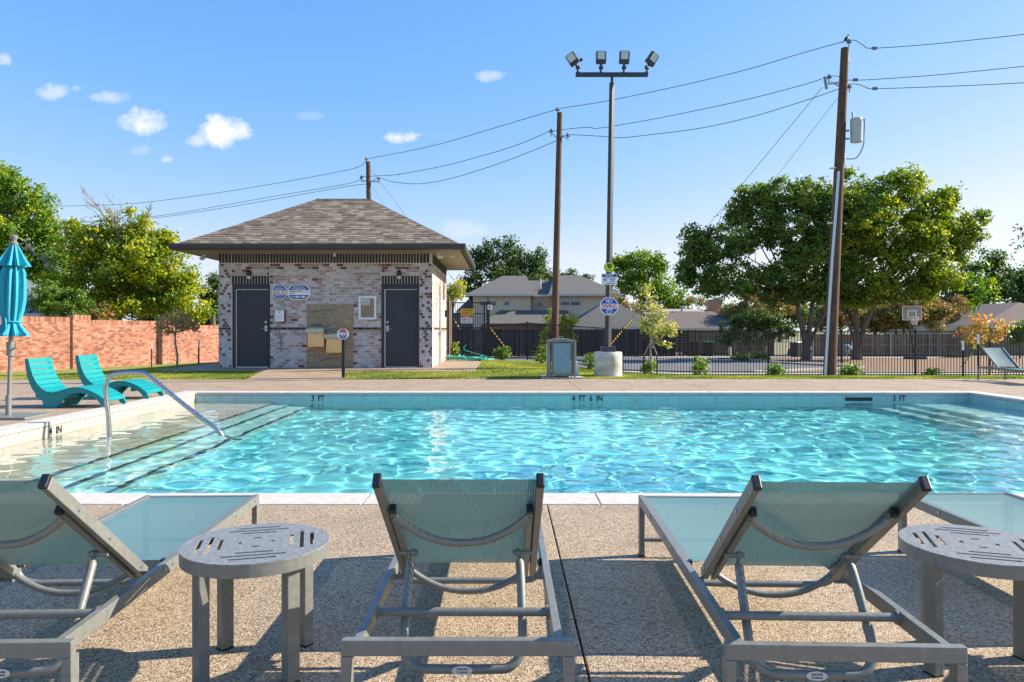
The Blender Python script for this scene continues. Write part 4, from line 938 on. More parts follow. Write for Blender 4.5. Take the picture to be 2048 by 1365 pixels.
# ================================================================== sling loungers
def sling_mat(name, c):
    m = bpy.data.materials.new(name); m.use_nodes = True; nt = m.node_tree; N = nt.nodes; L = nt.links; N.clear()
    uv = N.new('ShaderNodeTexCoord'); 
    def wave(ax, s):
        w = N.new('ShaderNodeTexWave'); w.wave_type = 'BANDS'; w.bands_direction = ax; w.inputs['Scale'].default_value = s; L.new(uv.outputs['UV'], w.inputs['Vector']); return w
    wx, wy = wave('X', 44), wave('Y', 44)
    mm = N.new('ShaderNodeMath'); mm.operation = 'MULTIPLY'; L.new(wx.outputs['Fac'], mm.inputs[0]); L.new(wy.outputs['Fac'], mm.inputs[1])
    no = N.new('ShaderNodeTexNoise'); mp = N.new('ShaderNodeMapping'); mp.inputs['Scale'].default_value = (260, 14, 1); L.new(uv.outputs['UV'], mp.inputs[0]); L.new(mp.outputs[0], no.inputs['Vector']); no.inputs['Scale'].default_value = 1.2; no.inputs['Detail'].default_value = 3
    cr = N.new('ShaderNodeValToRGB'); L.new(no.outputs[0], cr.inputs[0]); e = cr.color_ramp.elements
    e[0].position = .3; e[0].color = (c[0]*.86, c[1]*.9, c[2]*.92, 1); e[1].position = .7; e[1].color = (c[0]*1.12, c[1]*1.08, c[2]*1.06, 1)
    d = N.new('ShaderNodeBsdfPrincipled'); d.inputs['Roughness'].default_value = .6
    wv = N.new('ShaderNodeMapRange'); wv.inputs[3].default_value = 1.25; wv.inputs[4].default_value = .35; L.new(mm.outputs[0], wv.inputs[0]); cs = N.new('ShaderNodeVectorMath'); cs.operation = 'SCALE'; L.new(cr.outputs[0], cs.inputs[0]); L.new(wv.outputs[0], cs.inputs['Scale']); L.new(cs.outputs[0], d.inputs['Base Color'])
    bp = N.new('ShaderNodeBump'); bp.inputs['Strength'].default_value = .6; bp.inputs['Distance'].default_value = .002; L.new(mm.outputs[0], bp.inputs['Height']); L.new(bp.outputs[0], d.inputs['Normal'])
    tr = N.new('ShaderNodeBsdfTranslucent'); L.new(cr.outputs[0], tr.inputs[0])
    m1 = N.new('ShaderNodeMixShader'); m1.inputs[0].default_value = .13; L.new(d.outputs[0], m1.inputs[1]); L.new(tr.outputs[0], m1.inputs[2])
    tp = N.new('ShaderNodeBsdfTransparent'); mr = N.new('ShaderNodeMapRange'); mr.inputs[1].default_value = .55; mr.inputs[2].default_value = .95; mr.inputs[3].default_value = 0; mr.inputs[4].default_value = .7; L.new(mm.outputs[0], mr.inputs[0])
    m2 = N.new('ShaderNodeMixShader'); L.new(mr.outputs[0], m2.inputs[0]); L.new(m1.outputs[0], m2.inputs[1]); L.new(tp.outputs[0], m2.inputs[2])
    o = N.new('ShaderNodeOutputMaterial'); L.new(m2.outputs[0], o.inputs[0]); return m
M_SLING = sling_mat('teal_grey_sling_mesh', (.115,.235,.24))
def sling(name, parent, A, B, hw, sag, nrm, n=16, m_=10):
    """strip from A to B (centre line), half width hw"""
    A, B, nrm = Vector(A), Vector(B), Vector(nrm).normalized(); L_ = (B-A).length; vs = []; uvs = []
    for i in range(n+1):
        for j in range(m_+1):
            u, v = i/n, j/m_*2-1; s_ = sag*(1-v*v)*(4*u*(1-u))**.35
            vs.append(A.lerp(B, u)+Vector((v*hw,0,0))-nrm*s_); uvs.append((v*hw, u*L_))
    fs = [(i*(m_+1)+j, i*(m_+1)+j+1, (i+1)*(m_+1)+j+1, (i+1)*(m_+1)+j) for i in range(n) for j in range(m_)]
    me = bpy.data.meshes.new(name); me.from_pydata(vs, [], fs); uvl = me.uv_layers.new(name='UVMap')
    for l in me.loops: uvl.data[l.index].uv = uvs[l.vertex_index]
    me.materials.append(M_SLING); me.polygons.foreach_set('use_smooth', [True]*len(fs)); me.update()
    o = bpy.data.objects.new(name, me); COL.objects.link(o); o.parent = parent; return o
def arc(a, b, sag, vec, n=14, flat=.0):
    a, b, vec = Vector(a), Vector(b), Vector(vec); return [a.lerp(b, i/n)+vec*sag*(1-abs(2*i/n-1)**2.2) for i in range(n+1)]
def make_lounger(label, back=True):
    t = thing('sling_lounger', label, 'sun lounger')
    H = .314
    MB().box(-.3265,.3265,0,.028,H-.045,H).build('head_bar', M_GREY, t, bevel=.003)
    MB().box(-.295,.295,1.79,1.815,H-.045,H-.004).build('foot_bar', M_GREY, t, bevel=.003)
    for s in (-1, 1):
        MB().box(s*.282-.0125,s*.282+.0125,.0285,1.8155,H-.047,H-.001).build('side_rail', M_GREY, t, bevel=.002)
        MB().box(s*.3125-.014,s*.3125+.014,.0,.042,.006,H-.0455).build('leg', M_GREY, t, bevel=.002)
        MB().box(s*.281-.0135,s*.281+.0135,1.775,1.8175,.006,H-.0475).build('leg', M_GREY, t, bevel=.002)
        MB().box(s*.3125-.016,s*.3125+.016,-.002,.044,0,.006).box(s*.281-.0155,s*.281+.0155,1.773,1.8195,0,.006).build('foot_cap', M_BLACKP, t)
        rv = MB()
        for y in (.67,.74,1.1,1.45,1.75): rv.cyl((s*.2945,y,H-.02),(s*.299,y,H-.02),.0065,10)
        rv.build('rivets', M_ALU, t, smooth=True)
        MB().box(s*.262-.008,s*.262+.008,.735,1.785,H-.028,H-.006).build('sling_rail', M_GREY, t)
        MB().box(s*.2645-.005,s*.2645+.005,.715,.735,H-.03,H+.004).build('sling_cap', M_BLACKP, t)
    sling('seat_sling', t, (0,.745,H-.008), (0,1.788,H-.008), .257, .012, (0,0,1))
    MB().tube([(-.268,1.79,.085),(.268,1.79,.085)], .011, 10).build('foot_stretcher', M_GREY, t, smooth=True)
    MB().tube([(-.27,.262,.292),(.27,.262,.292)], .0135, 12).cyl((-.27,.262,.292),(-.262,.262,.292),.022,14).cyl((.262,.262,.292),(.27,.262,.292),.022,14).build('cross_tube', M_GREY, t, smooth=True)
    MB().tube(smooth_path([(-.268,.72,.29),(-.266,.72,.27),(-.245,.72,.245),(-.20,.72,.233),(-.1,.72,.232),(.1,.72,.232),(.20,.72,.233),(.245,.72,.245),(.266,.72,.27),(.268,.72,.29)], 4), .012, 10).build('brace_tube', M_GREY, t, smooth=True)
    # back frame
    top = Vector((0,.035,.754)); bot = Vector((0,.645,.292)); d = (bot-top).normalized(); nr = Vector((0, d.z, -d.y)); nr = nr if nr.y < 0 else -nr   # nr points to the rear, under the back
    for s in (-1, 1):
        x = s*.232
        a = top+Vector((x,0,0)); b = bot+Vector((x,0,0))
        MB().bar(a+d*.014, b, .022, .040, up=nr).build('back_rail', M_GREY, t, bevel=.003)
        c = MB().bar(a-d*.004, a+d*.013, .024, .043, up=nr); c.build('end_cap', M_BLACKP, t, bevel=.004)
        x2 = s*.206; a2 = top+Vector((x2,0,0))+nr*.016; 
        MB().bar(a2+d*.178, bot+Vector((x2,0,0))+nr*.016-d*.02, .018, .024, up=nr).build('inner_rail', M_GREY, t, bevel=.002)
        MB().bar(a2+d*.156, a2+d*.177, .020, .026, up=nr).build('rail_cap', M_BLACKP, t, bevel=.002)
        MB().bar(bot+Vector((s*.232,0,0))-d*.012, bot+Vector((s*.232,0,0))+d*.010, .018, .02, up=nr).cyl(bot+Vector((s*.235,0,-.02)), (s*.272,bot.y,bot.z-.02), .010, 8).build('hinge', M_GREY, t)
        pv = top+d*.49+nr*.03
        MB().cyl(pv+Vector((s*.158,0,0)), pv+Vector((s*.222,0,0)), .0085, 10).cyl(pv+Vector((s*.168,0,0)), pv+Vector((s*.182,0,0)), .013, 10).build('pivot_pin', M_GREY, t, smooth=True)
        rv = MB()
        for k in (.2,.43,.7): rv.cyl(a+d*k+Vector((s*.011,0,0)), a+d*k+Vector((s*.015,0,0)), .006, 8)
        rv.build('rivets', M_ALU, t, smooth=True)
    sling('back_sling', t, top+d*.008-nr*.006, top+d*.69-nr*.006, .222, .014, -nr)
    a, b = top+d*.205+nr*.022+Vector((-.204,0,0)), top+d*.205+nr*.022+Vector((.204,0,0))
    MB().tube(arc(a, b, 1, d*.075+nr*.055), .0125, 12).build('back_tube', M_GREY, t, smooth=True)
    a, b = top+d*.715+nr*.016+Vector((-.204,0,0)), top+d*.715+nr*.016+Vector((.204,0,0))
    MB().tube(arc(a, b, 1, d*.03+nr*.062), .0115, 12).build('back_tube', M_GREY, t, smooth=True)
    pv = top+d*.49+nr*.03; q = .183
    pp = [(-q*.97,pv.y,pv.z),(-q,pv.y-.045,pv.z-.06),(-q*1.02,.262,.225),(-q*.98,.238,.17),(-q*.80,.222,.138),(-q*.5,.22,.132),(q*.5,.22,.132),(q*.80,.222,.138),(q*.98,.238,.17),(q*1.02,.262,.225),(q,pv.y-.045,pv.z-.06),(q*.97,pv.y,pv.z)]
    sp_ = smooth_path(pp, 5); MB().tube(sp_, [.0065 if (p-Vector(pp[0])).length < .03 or (p-Vector(pp[-1])).length < .03 else .0145 for p in sp_], 12).build('prop_tube', M_GREY, t, smooth=True)
    for s in (-1, 1):
        for kk in (.3,.5,.7,.88): yy = pv.y+(.262-pv.y)*kk; zz = pv.z+(.225-pv.z)*kk; MB().prism([(s*q-.004,yy+.008,zz+.018),(s*q-.004,yy+.026,zz-.004),(s*q-.004,yy+.008,zz-.022)], (.008,0,0)).build('notch', M_BLACKP, t)
    bd = MB().lathe([(.032,0),(.032,.0015)], n=24, sy=.42).build('badge', mat('badge_silver', (.55,.56,.58), .4, .6), t)
    bd.matrix_local = Matrix.Translation((0,.205,.134)) @ Matrix.Rotation(R(80),4,'X')
    for s_, z_ in (('LEISURE', .0045), ('Creations', -.004)): text(s_, .034, .0065, M_INK, bd, (0, z_, .002), rot=(0,0,0), ext=.0003)
    return t
lg = 'grey framed sling loungers on the near deck'
l0 = make_lounger('teal sling lounger standing between the two round side tables, nearest the middle')
def place(o, x, y, rz, label=None, group=lg, z=0):
    o.location = (x, y, z); o.rotation_euler = (0,0,R(rz)); o['group'] = group
    if label: o['label'] = label
place(l0, -.1316, 2.02, 0)
l1 = copy_tree(l0); place(l1, .935, 1.985, -1.9, 'angled teal sling lounger between the middle lounger and the right side table')
l2 = copy_tree(l0); place(l2, -1.53, 2.0, 1.9, 'teal sling lounger at far left, partly cut off, left of the left side table')
l3 = copy_tree(l0); place(l3, 2.395, 2.06, 0, 'teal sling lounger at far right behind the right side table')
zz = .0
l4 = copy_tree(l0); place(l4, 11.5, 17.15, 178, 'lone teal sling lounger facing the pool on the far deck at right', z=0)
# ---- round side tables
def make_table(label):
    t = thing('side_table', label, 'side table')
    Rr, H = .25, .431
    # top plate with slots: grid polygons minus slots
    import bmesh
    bm = bmesh.new(); n = 64
    rim = [bm.verts.new((Rr*math.cos(2*math.pi*i/n), Rr*math.sin(2*math.pi*i/n), 0)) for i in range(n)]; edges = [bm.edges.new((rim[i], rim[(i+1)%n])) for i in range(n)]
    slots = []
    for k in range(4):
        for dist, half in ((.19,.075),(.155,.105),(.12,.062),(.055,.012),):
            c, s_ = math.cos(k*math.pi/2), math.sin(k*math.pi/2)
            slots.append([(c*dist_-s_*h_, s_*dist_+c*h_) for dist_, h_ in ((dist-.0068,-half),(dist+.0068,-half),(dist+.0068,half),(dist-.0068,half))])
    for q in slots:
        v = [bm.verts.new((a, b, 0)) for a, b in q]; edges += [bm.edges.new((v[i], v[(i+1)%4])) for i in range(4)]
    bmesh.ops.triangle_fill(bm, use_beauty=True, use_dissolve=False, edges=edges)
    for f in list(bm.faces):
        c = f.calc_center_median()
        for q in slots:
            xs_ = [p[0] for p in q]; ys_ = [p[1] for p in q]
            if min(xs_)+1e-5 < c.x < max(xs_)-1e-5 and min(ys_)+1e-5 < c.y < max(ys_)-1e-5: bm.faces.remove(f); break
    r_ = bmesh.ops.extrude_face_region(bm, geom=bm.faces[:])
    for v in [e for e in r_['geom'] if isinstance(e, bmesh.types.BMVert)]: v.co.z -= .006
    bmesh.ops.recalc_face_normals(bm, faces=bm.faces)
    me = bpy.data.meshes.new('tabletop'); bm.to_mesh(me); bm.free(); me.materials.append(mat('grey_powder_coat_top', (.24,.245,.235), .42, .2, var=.28, vs=55, bump=.15, bs=200)); o = bpy.data.objects.new('tabletop', me); COL.objects.link(o); o.parent = t; o.location = (0,0,H); o.rotation_euler = (0,0,R(9))
    ap = MB(); n = 64
    prof = [(Rr,-.0065),(Rr,-.046),(Rr-.006,-.046),(Rr-.006,-.0065)]; b0 = len(ap.v)
    for r, z in prof:
        for j in range(n): ap.v.append((r*math.cos(2*math.pi*j/n), r*math.sin(2*math.pi*j/n), H+z))
    for i in range(4):
        for j in range(n): ap.f.append((i*n+j, i*n+(j+1)%n, ((i+1)%4)*n+(j+1)%n, ((i+1)%4)*n+j)); ap.m.append(0)
    ap.build('apron', M_GREY, t, smooth=True)
    for k in range(4):
        a = R(45+90*k); c = Vector((.205*math.cos(a), .205*math.sin(a), 0)); 
        l = MB().box(-.024,.024,-.019,.019,.004,H-.008).build('leg', M_GREY, t, bevel=.003); l.location = c; l.rotation_euler = (0,0,a+math.pi/2)
        f = MB().box(-.025,.025,-.02,.02,0,.004).build('glide', M_BLACKP, l)
    return t
tb = make_table('round grey slatted side table left of the middle lounger'); tb.location = (-.878, 2.56, 0); tb.rotation_euler = (0,0,R(6)); tb['group'] = 'round grey side tables'
tb2 = copy_tree(tb); tb2.location = (1.665, 2.545, 0); tb2.rotation_euler = (0,0,R(-28)); tb2['label'] = 'round grey slatted side table right of the angled lounger'

# ================================================================== teal wave chairs
M_TEAL = mat('turquoise_poly_board', (.0,.235,.24), .45, var=.06, vs=5, bump=.05, bs=60)
def make_wave(label):
    t = thing('wave_lounger', label, 'chaise lounge')
    # local: x along (head at 0, foot at 1.2), y across 0..W
    Wd = .56
    prof_top = smooth_path([(0,.745),(.03,.62),(.075,.48),(.16,.335),(.27,.245),(.38,.225),(.50,.25),(.62,.292),(.74,.305),(.87,.28),(1.0,.225),(1.12,.15),(1.17,.10)], 5) if False else None
    pts = [(0,.745),(.03,.62),(.075,.48),(.16,.335),(.27,.245),(.38,.225),(.50,.25),(.62,.292),(.74,.305),(.87,.28),(1.0,.225),(1.12,.15),(1.18,.09)]
    top = [(v.x, v.z) for v in smooth_path([(x,0,z) for x, z in pts], 5)]
    und = [(1.19,.0),(1.13,.02),(1.05,.12),(.93,.19),(.80,.225),(.68,.215),(.58,.165),(.50,.08),(.44,.0),(.17,.0),(.235,.055),(.225,.10),(.15,.175),(.06,.30),(-.0,.45),(-.03,.60),(-.045,.745)]
    prof = top+[(1.21,.05)]+und
    for y in (0, Wd-.035):
        MB().prism([(x, y, z) for x, z in prof], (0,.035,0)).build('side_panel', M_TEAL, t, bevel=.004)
    for x, z in ((.12,.20),(.46,.16),(.9,.17)): MB().box(x-.02,x+.02,.036,Wd-.036,z-.04,z+.02).build('cross_brace', M_TEAL, t)
    # slats along the top
    L_ = [0]
    for a, b in zip(top, top[1:]): L_.append(L_[-1]+math.hypot(b[0]-a[0], b[1]-a[1]))
    def pos(s):
        for i in range(len(L_)-1):
            if s <= L_[i+1]: k = (s-L_[i])/(L_[i+1]-L_[i]); return Vector((top[i][0]+k*(top[i+1][0]-top[i][0]), 0, top[i][1]+k*(top[i+1][1]-top[i][1])))
        return Vector((top[-1][0],0,top[-1][1]))
    n = 18; w = L_[-1]/n
    for i in range(n):
        a, b = pos(i*w+.005), pos((i+1)*w-.005); d = (b-a).normalized(); nr = Vector((-d.z,0,d.x)); nr = nr if nr.z > 0 or nr.x > 0 else -nr
        c = (a+b)/2+Vector((0,Wd/2,0))+nr*.004
        MB().obox(c, d*(b-a).length/2, Vector((0,(Wd-.072)/2 if False else Wd/2+.004,0)), nr*.008).build('slat', M_TEAL, t)
    MB().box(.004,.006,Wd/2-.03,Wd/2+.03,.7,.715).build('maker_plate', M_GREY, t)
    return t
w1 = make_wave('nearer turquoise slatted wave lounger beside the pool coping'); w1.location = (-7.2, 10.93, 0); w1['group'] = 'turquoise wave loungers'
w2 = copy_tree(w1); w2.location = (-7.25, 12.3, 0); w2['label'] = 'farther turquoise slatted wave lounger behind the first'

# ================================================================== closed parasol
ub = gp(17, 836, 5); ub = Vector((-993*9.75/F, 9.75, 0))
t = thing('parasol', 'closed turquoise parasol on a grey stand at left edge', 'parasol', ub)
def up(py): return CH-(py-HY)*9.75/F
lean_u = Vector((.075,0,0))
def ux_(z): return lean_u*(z/2.4)
M_UFAB = mat('turquoise_canvas', (.02,.32,.42), .8, var=.1, vs=6, bump=.2, bs=300)
MB().box(-.36,.42,-.30,.30,0,.035).build('base_plate', M_GREY, t, bevel=.008)
MB().cyl((0,0,.035),(0,0,.30),.035,16).build('base_sleeve', M_GREY, t, smooth=True)
MB().tube([(0,0,.05),ux_(2.38)+Vector((0,0,2.38))], .026, 14).build('pole', M_GREY, t, smooth=True)
ck = ux_(up(697)); MB().cyl(ck+Vector((0,0,up(712))), ck+Vector((0,0,up(684))), .05, 14).tube([ck+Vector((.04,-.03,up(700))), ck+Vector((.10,-.05,up(695))), ck+Vector((.10,-.05,up(688)))], .012, 8).build('crank', M_GREY, t, smooth=True)
fz_ = up(487); fo = ux_(fz_); MB().lathe([(.05,-.03),(.055,.0),(.03,.03),(.035,.05),(.05,.075),(.048,.10),(.02,.115)], (fo.x,0,fz_), 16).build('finial', M_GREY, t, smooth=True)
rnd = random.Random(4)
def folded(rows, seed, n=96, folds=9, amp=.35):
    V = []; Fc = []; k = len(rows); rr = random.Random(seed); ph = [rr.uniform(-.3,.3) for _ in range(folds)]
    for i, (z, r, a) in enumerate(rows):
        o_ = ux_(z)
        for j in range(n):
            th = 2*math.pi*j/n; f = 1-1.6*abs(math.sin(folds*.5*th+.7*math.sin(2*th+1)+.06*i)); f2 = .35*math.cos(2*folds*th+1.3+i*.12)
            q = r*(1+a*f+a*f2); V.append((o_.x+q*math.cos(th), q*math.sin(th), z))
    for i in range(k-1):
        for j in range(n): Fc.append((i*n+j, i*n+(j+1)%n, (i+1)*n+(j+1)%n, (i+1)*n+j))
    return V, Fc
V, Fc = folded([(up(y), r, a) for y, r, a in ((560,.035,.1),(532,.09,.25),(545,.115,.28),(570,.128,.26),(600,.130,.27),(622,.118,.25),(640,.095,.2),(646,.090,.18),(655,.115,.28),(664,.15,.34),(669,.175,.38),(673,.168,.40))], 1)
MB().add(V, Fc).build('canopy', M_UFAB, t, smooth=True)
V, Fc = folded([(up(y), r, a) for y, r, a in ((488,.035,.1),(492,.048,.15),(505,.08,.26),(518,.112,.32),(529,.145,.38),(533,.15,.42))], 2)
MB().add(V, Fc).build('top_flap', M_UFAB, t, smooth=True)
cz = up(644); MB().tube([ux_(cz)+Vector((.108*math.cos(i*math.pi/10), .108*math.sin(i*math.pi/10), cz)) for i in range(20)], .012, 6, closed=True).tube([ux_(cz)+Vector((.0,-.118,cz+.05)),ux_(cz)+Vector((.01,-.125,cz-.03)),ux_(cz)+Vector((-.0,-.12,cz-.12))], .012, 6).build('tie_strap', M_UFAB, t, smooth=True)

# ================================================================== garden hose
rnd = random.Random(12); pts = []
hc_ = gp(936, 722); 
for i in range(150):
    a = i*.36; rx = .62*(.5+.5*rnd.random()) if i % 4 == 0 else pts[-1][3]; 
    pts.append((hc_.x+rx*math.cos(a)*1.05+.25*math.sin(i*.09), hc_.y-.3+rx*.55*math.sin(a), .02+.12*rnd.random()*(i/150)+.04*(i % 7 == 0)+.06*math.exp(-((a % 6.28)-3)**2), rx))
P3 = [(x, y, g(x, y)+z+.03) for x, y, z, _ in pts]
P3 += [(at(988,0,26.2).x, 26.2, g(-.4,26.2)+.04), (at(930,0,26.2).x, 26.5, g(-1.4,26.5)+.35), (at(931,0,26.2).x, 26.5, g(-1.4,26.5)+.55)]
tag(MB().tube(smooth_path(P3, 4), .018, 6).build('garden_hose', mat('sea_green_hose', (.03,.33,.25), .45), smooth=True), 'sea green garden hose coiled on the ground by the iron gate', 'hose')
# ================================================================== utility poles and wires
M_PW = mat('weathered_pole_wood', (.115,.062,.04), .95, var=.45, vs=7, bump=.5, bs=30, stretch=(3,3,.25), c2=(.15,.085,.055))
M_GLASSI = mat('grey_porcelain', (.22,.24,.28), .3)
M_GALV = mat('galvanised_steel', (.42,.45,.48), .45, .5)
M_WIRE = mat('black_wire', (.02,.02,.025), .6)
def upole(label, px0, px1, pytop, Y, r0, r1, extra=True):
    x0, x1 = (px0-CX)*Y/F, (px1-CX)*Y/F; zt = CH-(pytop-HY)*Y/F; zb = g(x0, Y)
    t = thing('utility_pole', label, 'utility pole', (x0, Y, zb), group='wooden utility poles on the overhead line')
    pts = [Vector(((x1-x0)*k, 0, -.3*(k == 0)+(zt-zb)*k)) for k in (0,.25,.5,.75,1)]
    MB().tube(pts, [r0+(r1-r0)*k for k in (0,.25,.5,.75,1)], 14).build('pole_shaft', M_PW, t, smooth=True)
    return t, Vector((x1-x0, 0, zt-zb))
def insul(t, p, name='insulator', s=1.0):
    return MB().lathe([(.02*s,-.16*s),(.02*s,0),(.09*s,.0),(.075*s,.03*s),(.045*s,.035*s),(.085*s,.045*s),(.05*s,.09*s),(.03*s,.13*s)], tuple(p), 12).build(name, M_GLASSI, t, smooth=True)
def loc(t, px, py, Y): return at(px, py, Y)-Vector(t.location)
u1, top1 = upole('tall brown utility pole with grey transformer and conduit at right', 1658, 1690, 97, 22.5, .20, .12)
l = lambda px, py: loc(u1, px, py, 22.5)
MB().tube([l(1697,122),l(1697.5,92)], .012, 6).build('top_pin', M_GALV, u1); insul(u1, l(1698,86), s=.9)
MB().bar(l(1689,164), l(1656,168), .05, .05).bar(l(1684,175), l(1662,165), .03, .04).build('bracket', M_GALV, u1)
insul(u1, l(1658,157), s=.9); insul(u1, l(1699,176), s=.9)
MB().tube([l(1649,154),l(1653,178)], .045, 8).build('fuse_cutout', M_GLASSI, u1, smooth=True)
tr = MB(); c0 = l(1709,287); c0.y -= .12; hh = 47*22.5/F
tr.lathe([(.15,0),(.175,.01),(.18,hh-.06),(.185,hh-.05),(.17,hh),(.05,hh+.04)], tuple(c0), 20); tr.build('transformer_can', mat('pale_grey_tank', (.42,.47,.47), .4, var=.06, vs=4), u1, smooth=True)
MB().bar(l(1690,262), l(1698,262), .06, .05).bar(l(1690,278), l(1698,278), .06, .05).tube([c0+Vector((-.1,0,hh)),c0+Vector((-.12,0,hh+.2))], .035, 8).tube([c0+Vector((.12,-.02,hh-.02)),c0+Vector((.24,-.02,hh-.03))], .04, 8).build('transformer_fittings', M_GALV, u1, smooth=True)
MB().tube(smooth_path([c0+Vector((.24,-.02,hh-.05)),l(1728,270),l(1727,290),l(1718,310),l(1708,318),l(1692,318)], 5), .015, 6).build('service_drop', M_WIRE, u1, smooth=True)
cd = [l(1647,755), l(1653,650), l(1661,520), l(1668,430), l(1674,345)]
for p in cd: p.y -= .12
MB().tube(cd, .042, 10).build('conduit', mat('pale_pvc_conduit', (.58,.66,.72), .4), u1, smooth=True)
for py in (655, 447, 337): 
    k = (755-py)/(755-97); MB().bar(l(1650+ (1672-1650)*k-4, py), l(1655+(1690-1658)*k+4, py), .16, .03).build('strap', M_WHITE, u1)
u2, top2 = upole('tall brown utility pole rising behind the litter bin', 1108, 1119.5, 226, 28.5, .15, .105)
l = lambda px, py: loc(u2, px, py, 28.5)
MB().tube([l(1115,240),l(1115,222)], .012, 6).build('top_pin', M_GALV, u2); insul(u2, l(1115,221.5), s=1)
MB().bar(l(1104,268), l(1117,279), .03, .04).bar(l(1123,272), l(1134,277), .03, .04).build('bracket', M_GALV, u2)
insul(u2, l(1102,265), s=1); insul(u2, l(1136,273), s=1)
u3, top3 = upole('distant brown utility pole rising behind the bath house roof', 742, 736.5, 324, 37, .16, .115)
l = lambda px, py: loc(u3, px, py, 37)
insul(u3, l(733,320), s=1.1); MB().bar(l(722,362), l(758,364), .05, .06).build('bracket', M_GALV, u3); insul(u3, l(723,357), s=1.1); insul(u3, l(758,360), s=1.1)
def wire(label, pts, r=.012, group='overhead power lines'):
    P = [at(*p) for p in pts]
    o = MB().tube(smooth_path(P, 6), r, 5).build('power_line', M_WIRE, smooth=True); return tag(o, label, 'power line', group)
def spanY(x, a, b):   # depth along the straight plan line between two poles for a pixel column
    (xa, Ya), (xb, Yb) = a, b; s = (x-CX)/F; Xa, Xb = (xa-CX)*Ya/F, (xb-CX)*Yb/F
    k = (Xa-s*Ya)/(s*(Yb-Ya)-(Xb-Xa)); return Ya+(Yb-Ya)*k
P3_, P2_, P1_ = (736, 37.0), (1118, 28.5), (1688, 22.5)
def wp(seq, a, b): return [(x, y, spanY(x, a, b)) for x, y in seq]
PL = (100, 44.0); PR = (2400, 17.5)
rW = .013
wire('highest power line running left from the distant pole', wp([(110,413),(260,408),(400,391),(500,376),(620,355),(712,336)], PL, P3_)+[(733,320,37)], rW)
wire('middle power line running left from the distant pole over the trees', wp([(125,446),(300,434),(430,414),(560,391),(700,367)], PL, P3_)+[(723,355,37)], rW)
wire('lowest power line running left from the distant pole', wp([(125,448),(300,437),(430,419),(560,397),(690,374),(738,368)], PL, P3_), rW)
wire('top power line between the distant pole and the middle pole', wp([(734,318),(820,302),(900,283),(1000,253),(1115,219)], P3_, P2_), rW)
wire('middle power line between the distant pole and the middle pole', wp([(723,354),(795,350),(800,349),(880,334),(950,316),(1030,292),(1102,262)], P3_, P2_), rW)
wire('sagging lower power line between the distant pole and middle pole', wp([(745,362),(758,356),(785,364),(822,368),(850,367),(900,358),(970,337),(1040,312),(1113,282)], P3_, P2_), rW)
wire('top power line from the middle pole up to the transformer pole', wp([(1115,218),(1200,205),(1300,185),(1400,163),(1500,138),(1600,108),(1697,81)], P2_, P1_), rW*.9)
wire('middle power line from the middle pole to the transformer pole', wp([(1102,263),(1140,258),(1180,255),(1198,257),(1300,240),(1400,220),(1500,198),(1600,172),(1645,158)], P2_, P1_), rW*.9)
wire('lower power line from the middle pole to the transformer pole', wp([(1124,275),(1136,270),(1200,273),(1240,276),(1300,270),(1400,257),(1500,235),(1600,205),(1682,177)], P2_, P1_), rW*.9)
wire('top power line running right from the transformer pole', wp([(1698,81),(1712,82),(1728,92),(1745,97),(1850,90),(1950,80),(2050,69),(2200,50)], P1_, PR), rW*.8)
wire('middle power line running right from the transformer pole', wp([(1658,152),(1680,154),(1705,161),(1800,156),(1900,148),(2050,133),(2200,117)], P1_, PR), rW*.8)
wire('lower power line running right from the transformer pole', wp([(1699,169),(1715,169),(1735,176),(1750,178),(1900,173),(2050,166),(2200,157)], P1_, PR), rW*.8)
for px, py in ((1749,97),(1711,160),(1750,177.5)):
    p = at(px, py, spanY(px, P1_, PR)); o = MB()
    for k in (-2,-1,0,1): o.cyl((p.x+k*.035,p.y,p.z),(p.x+k*.035+.02,p.y,p.z),.05,10)
    tag(o.build('strain_insulator', M_GLASSI), {97:'grey ribbed insulator on the top line right of the pole',160:'grey ribbed insulator on the middle line right of the pole',177.5:'grey ribbed insulator on the lower line right of the pole'}[py], 'insulator', 'strain insulators')
def guy(label, a, b, r=.008): tag(MB().tube([at(*a), at(*b)], r, 5).build('guy_wire', M_WIRE), label, 'guy wire', 'guy wires')
guy('thin guy wire falling left from the transformer pole bracket', (1645,175,22.5), (1222,686,29)); guy('second thin guy wire falling left from below the pole bracket', (1679,192,22.5), (1345,620,30), .006)
def guard(label, a, b):
    A, B = at(*a), at(*b); o = thing('guy_guard', label, 'guy guard', B); n = 21
    for i in range(n):
        p, q = A.lerp(B, i/n)-B, A.lerp(B, (i+1)/n)-B
        MB().tube([p, q], .034, 8).build('stripe', M_YEL if i % 2 == 0 else M_BLACKP, o)
g1 = gp(1026, 715, 30); g2 = gp(953, 712, 30)
guard('yellow and black striped guy guard right of the iron gate', (978,654,g1.y-2), (1026,715,g1.y)); guard('yellow and black striped guy guard seen through the iron gate', (905,635,g2.y-2), (953,712,g2.y))
guard('orange striped guy guard behind the light pole', (1262,640,29.6), (1222,688,29))
guy('thin guy wire from the distant pole to the striped guard', (742,340,37), (978,654,g1.y-2)); guy('thin lower guy wire behind the bath house', (744,372,37), (905,635,g2.y-2), .006)
b = thing('bird', 'small black bird perched on the top power line', 'bird', at(1692,78,22.4))
MB().lathe([(.002,-.10),(.035,-.06),(.05,0),(.04,.05),(.03,.08),(.012,.11)], n=12).build('body', M_BLACKP, b, smooth=True).rotation_euler = (0,R(35),0)
MB().lathe([(.005,-.03),(.028,-.01),(.028,.015),(.005,.03)], (.07,0,.10), 10).cyl((.09,0,.10),(.125,0,.10),.008,6,r2=.001).build('head', M_BLACKP, b, smooth=True)
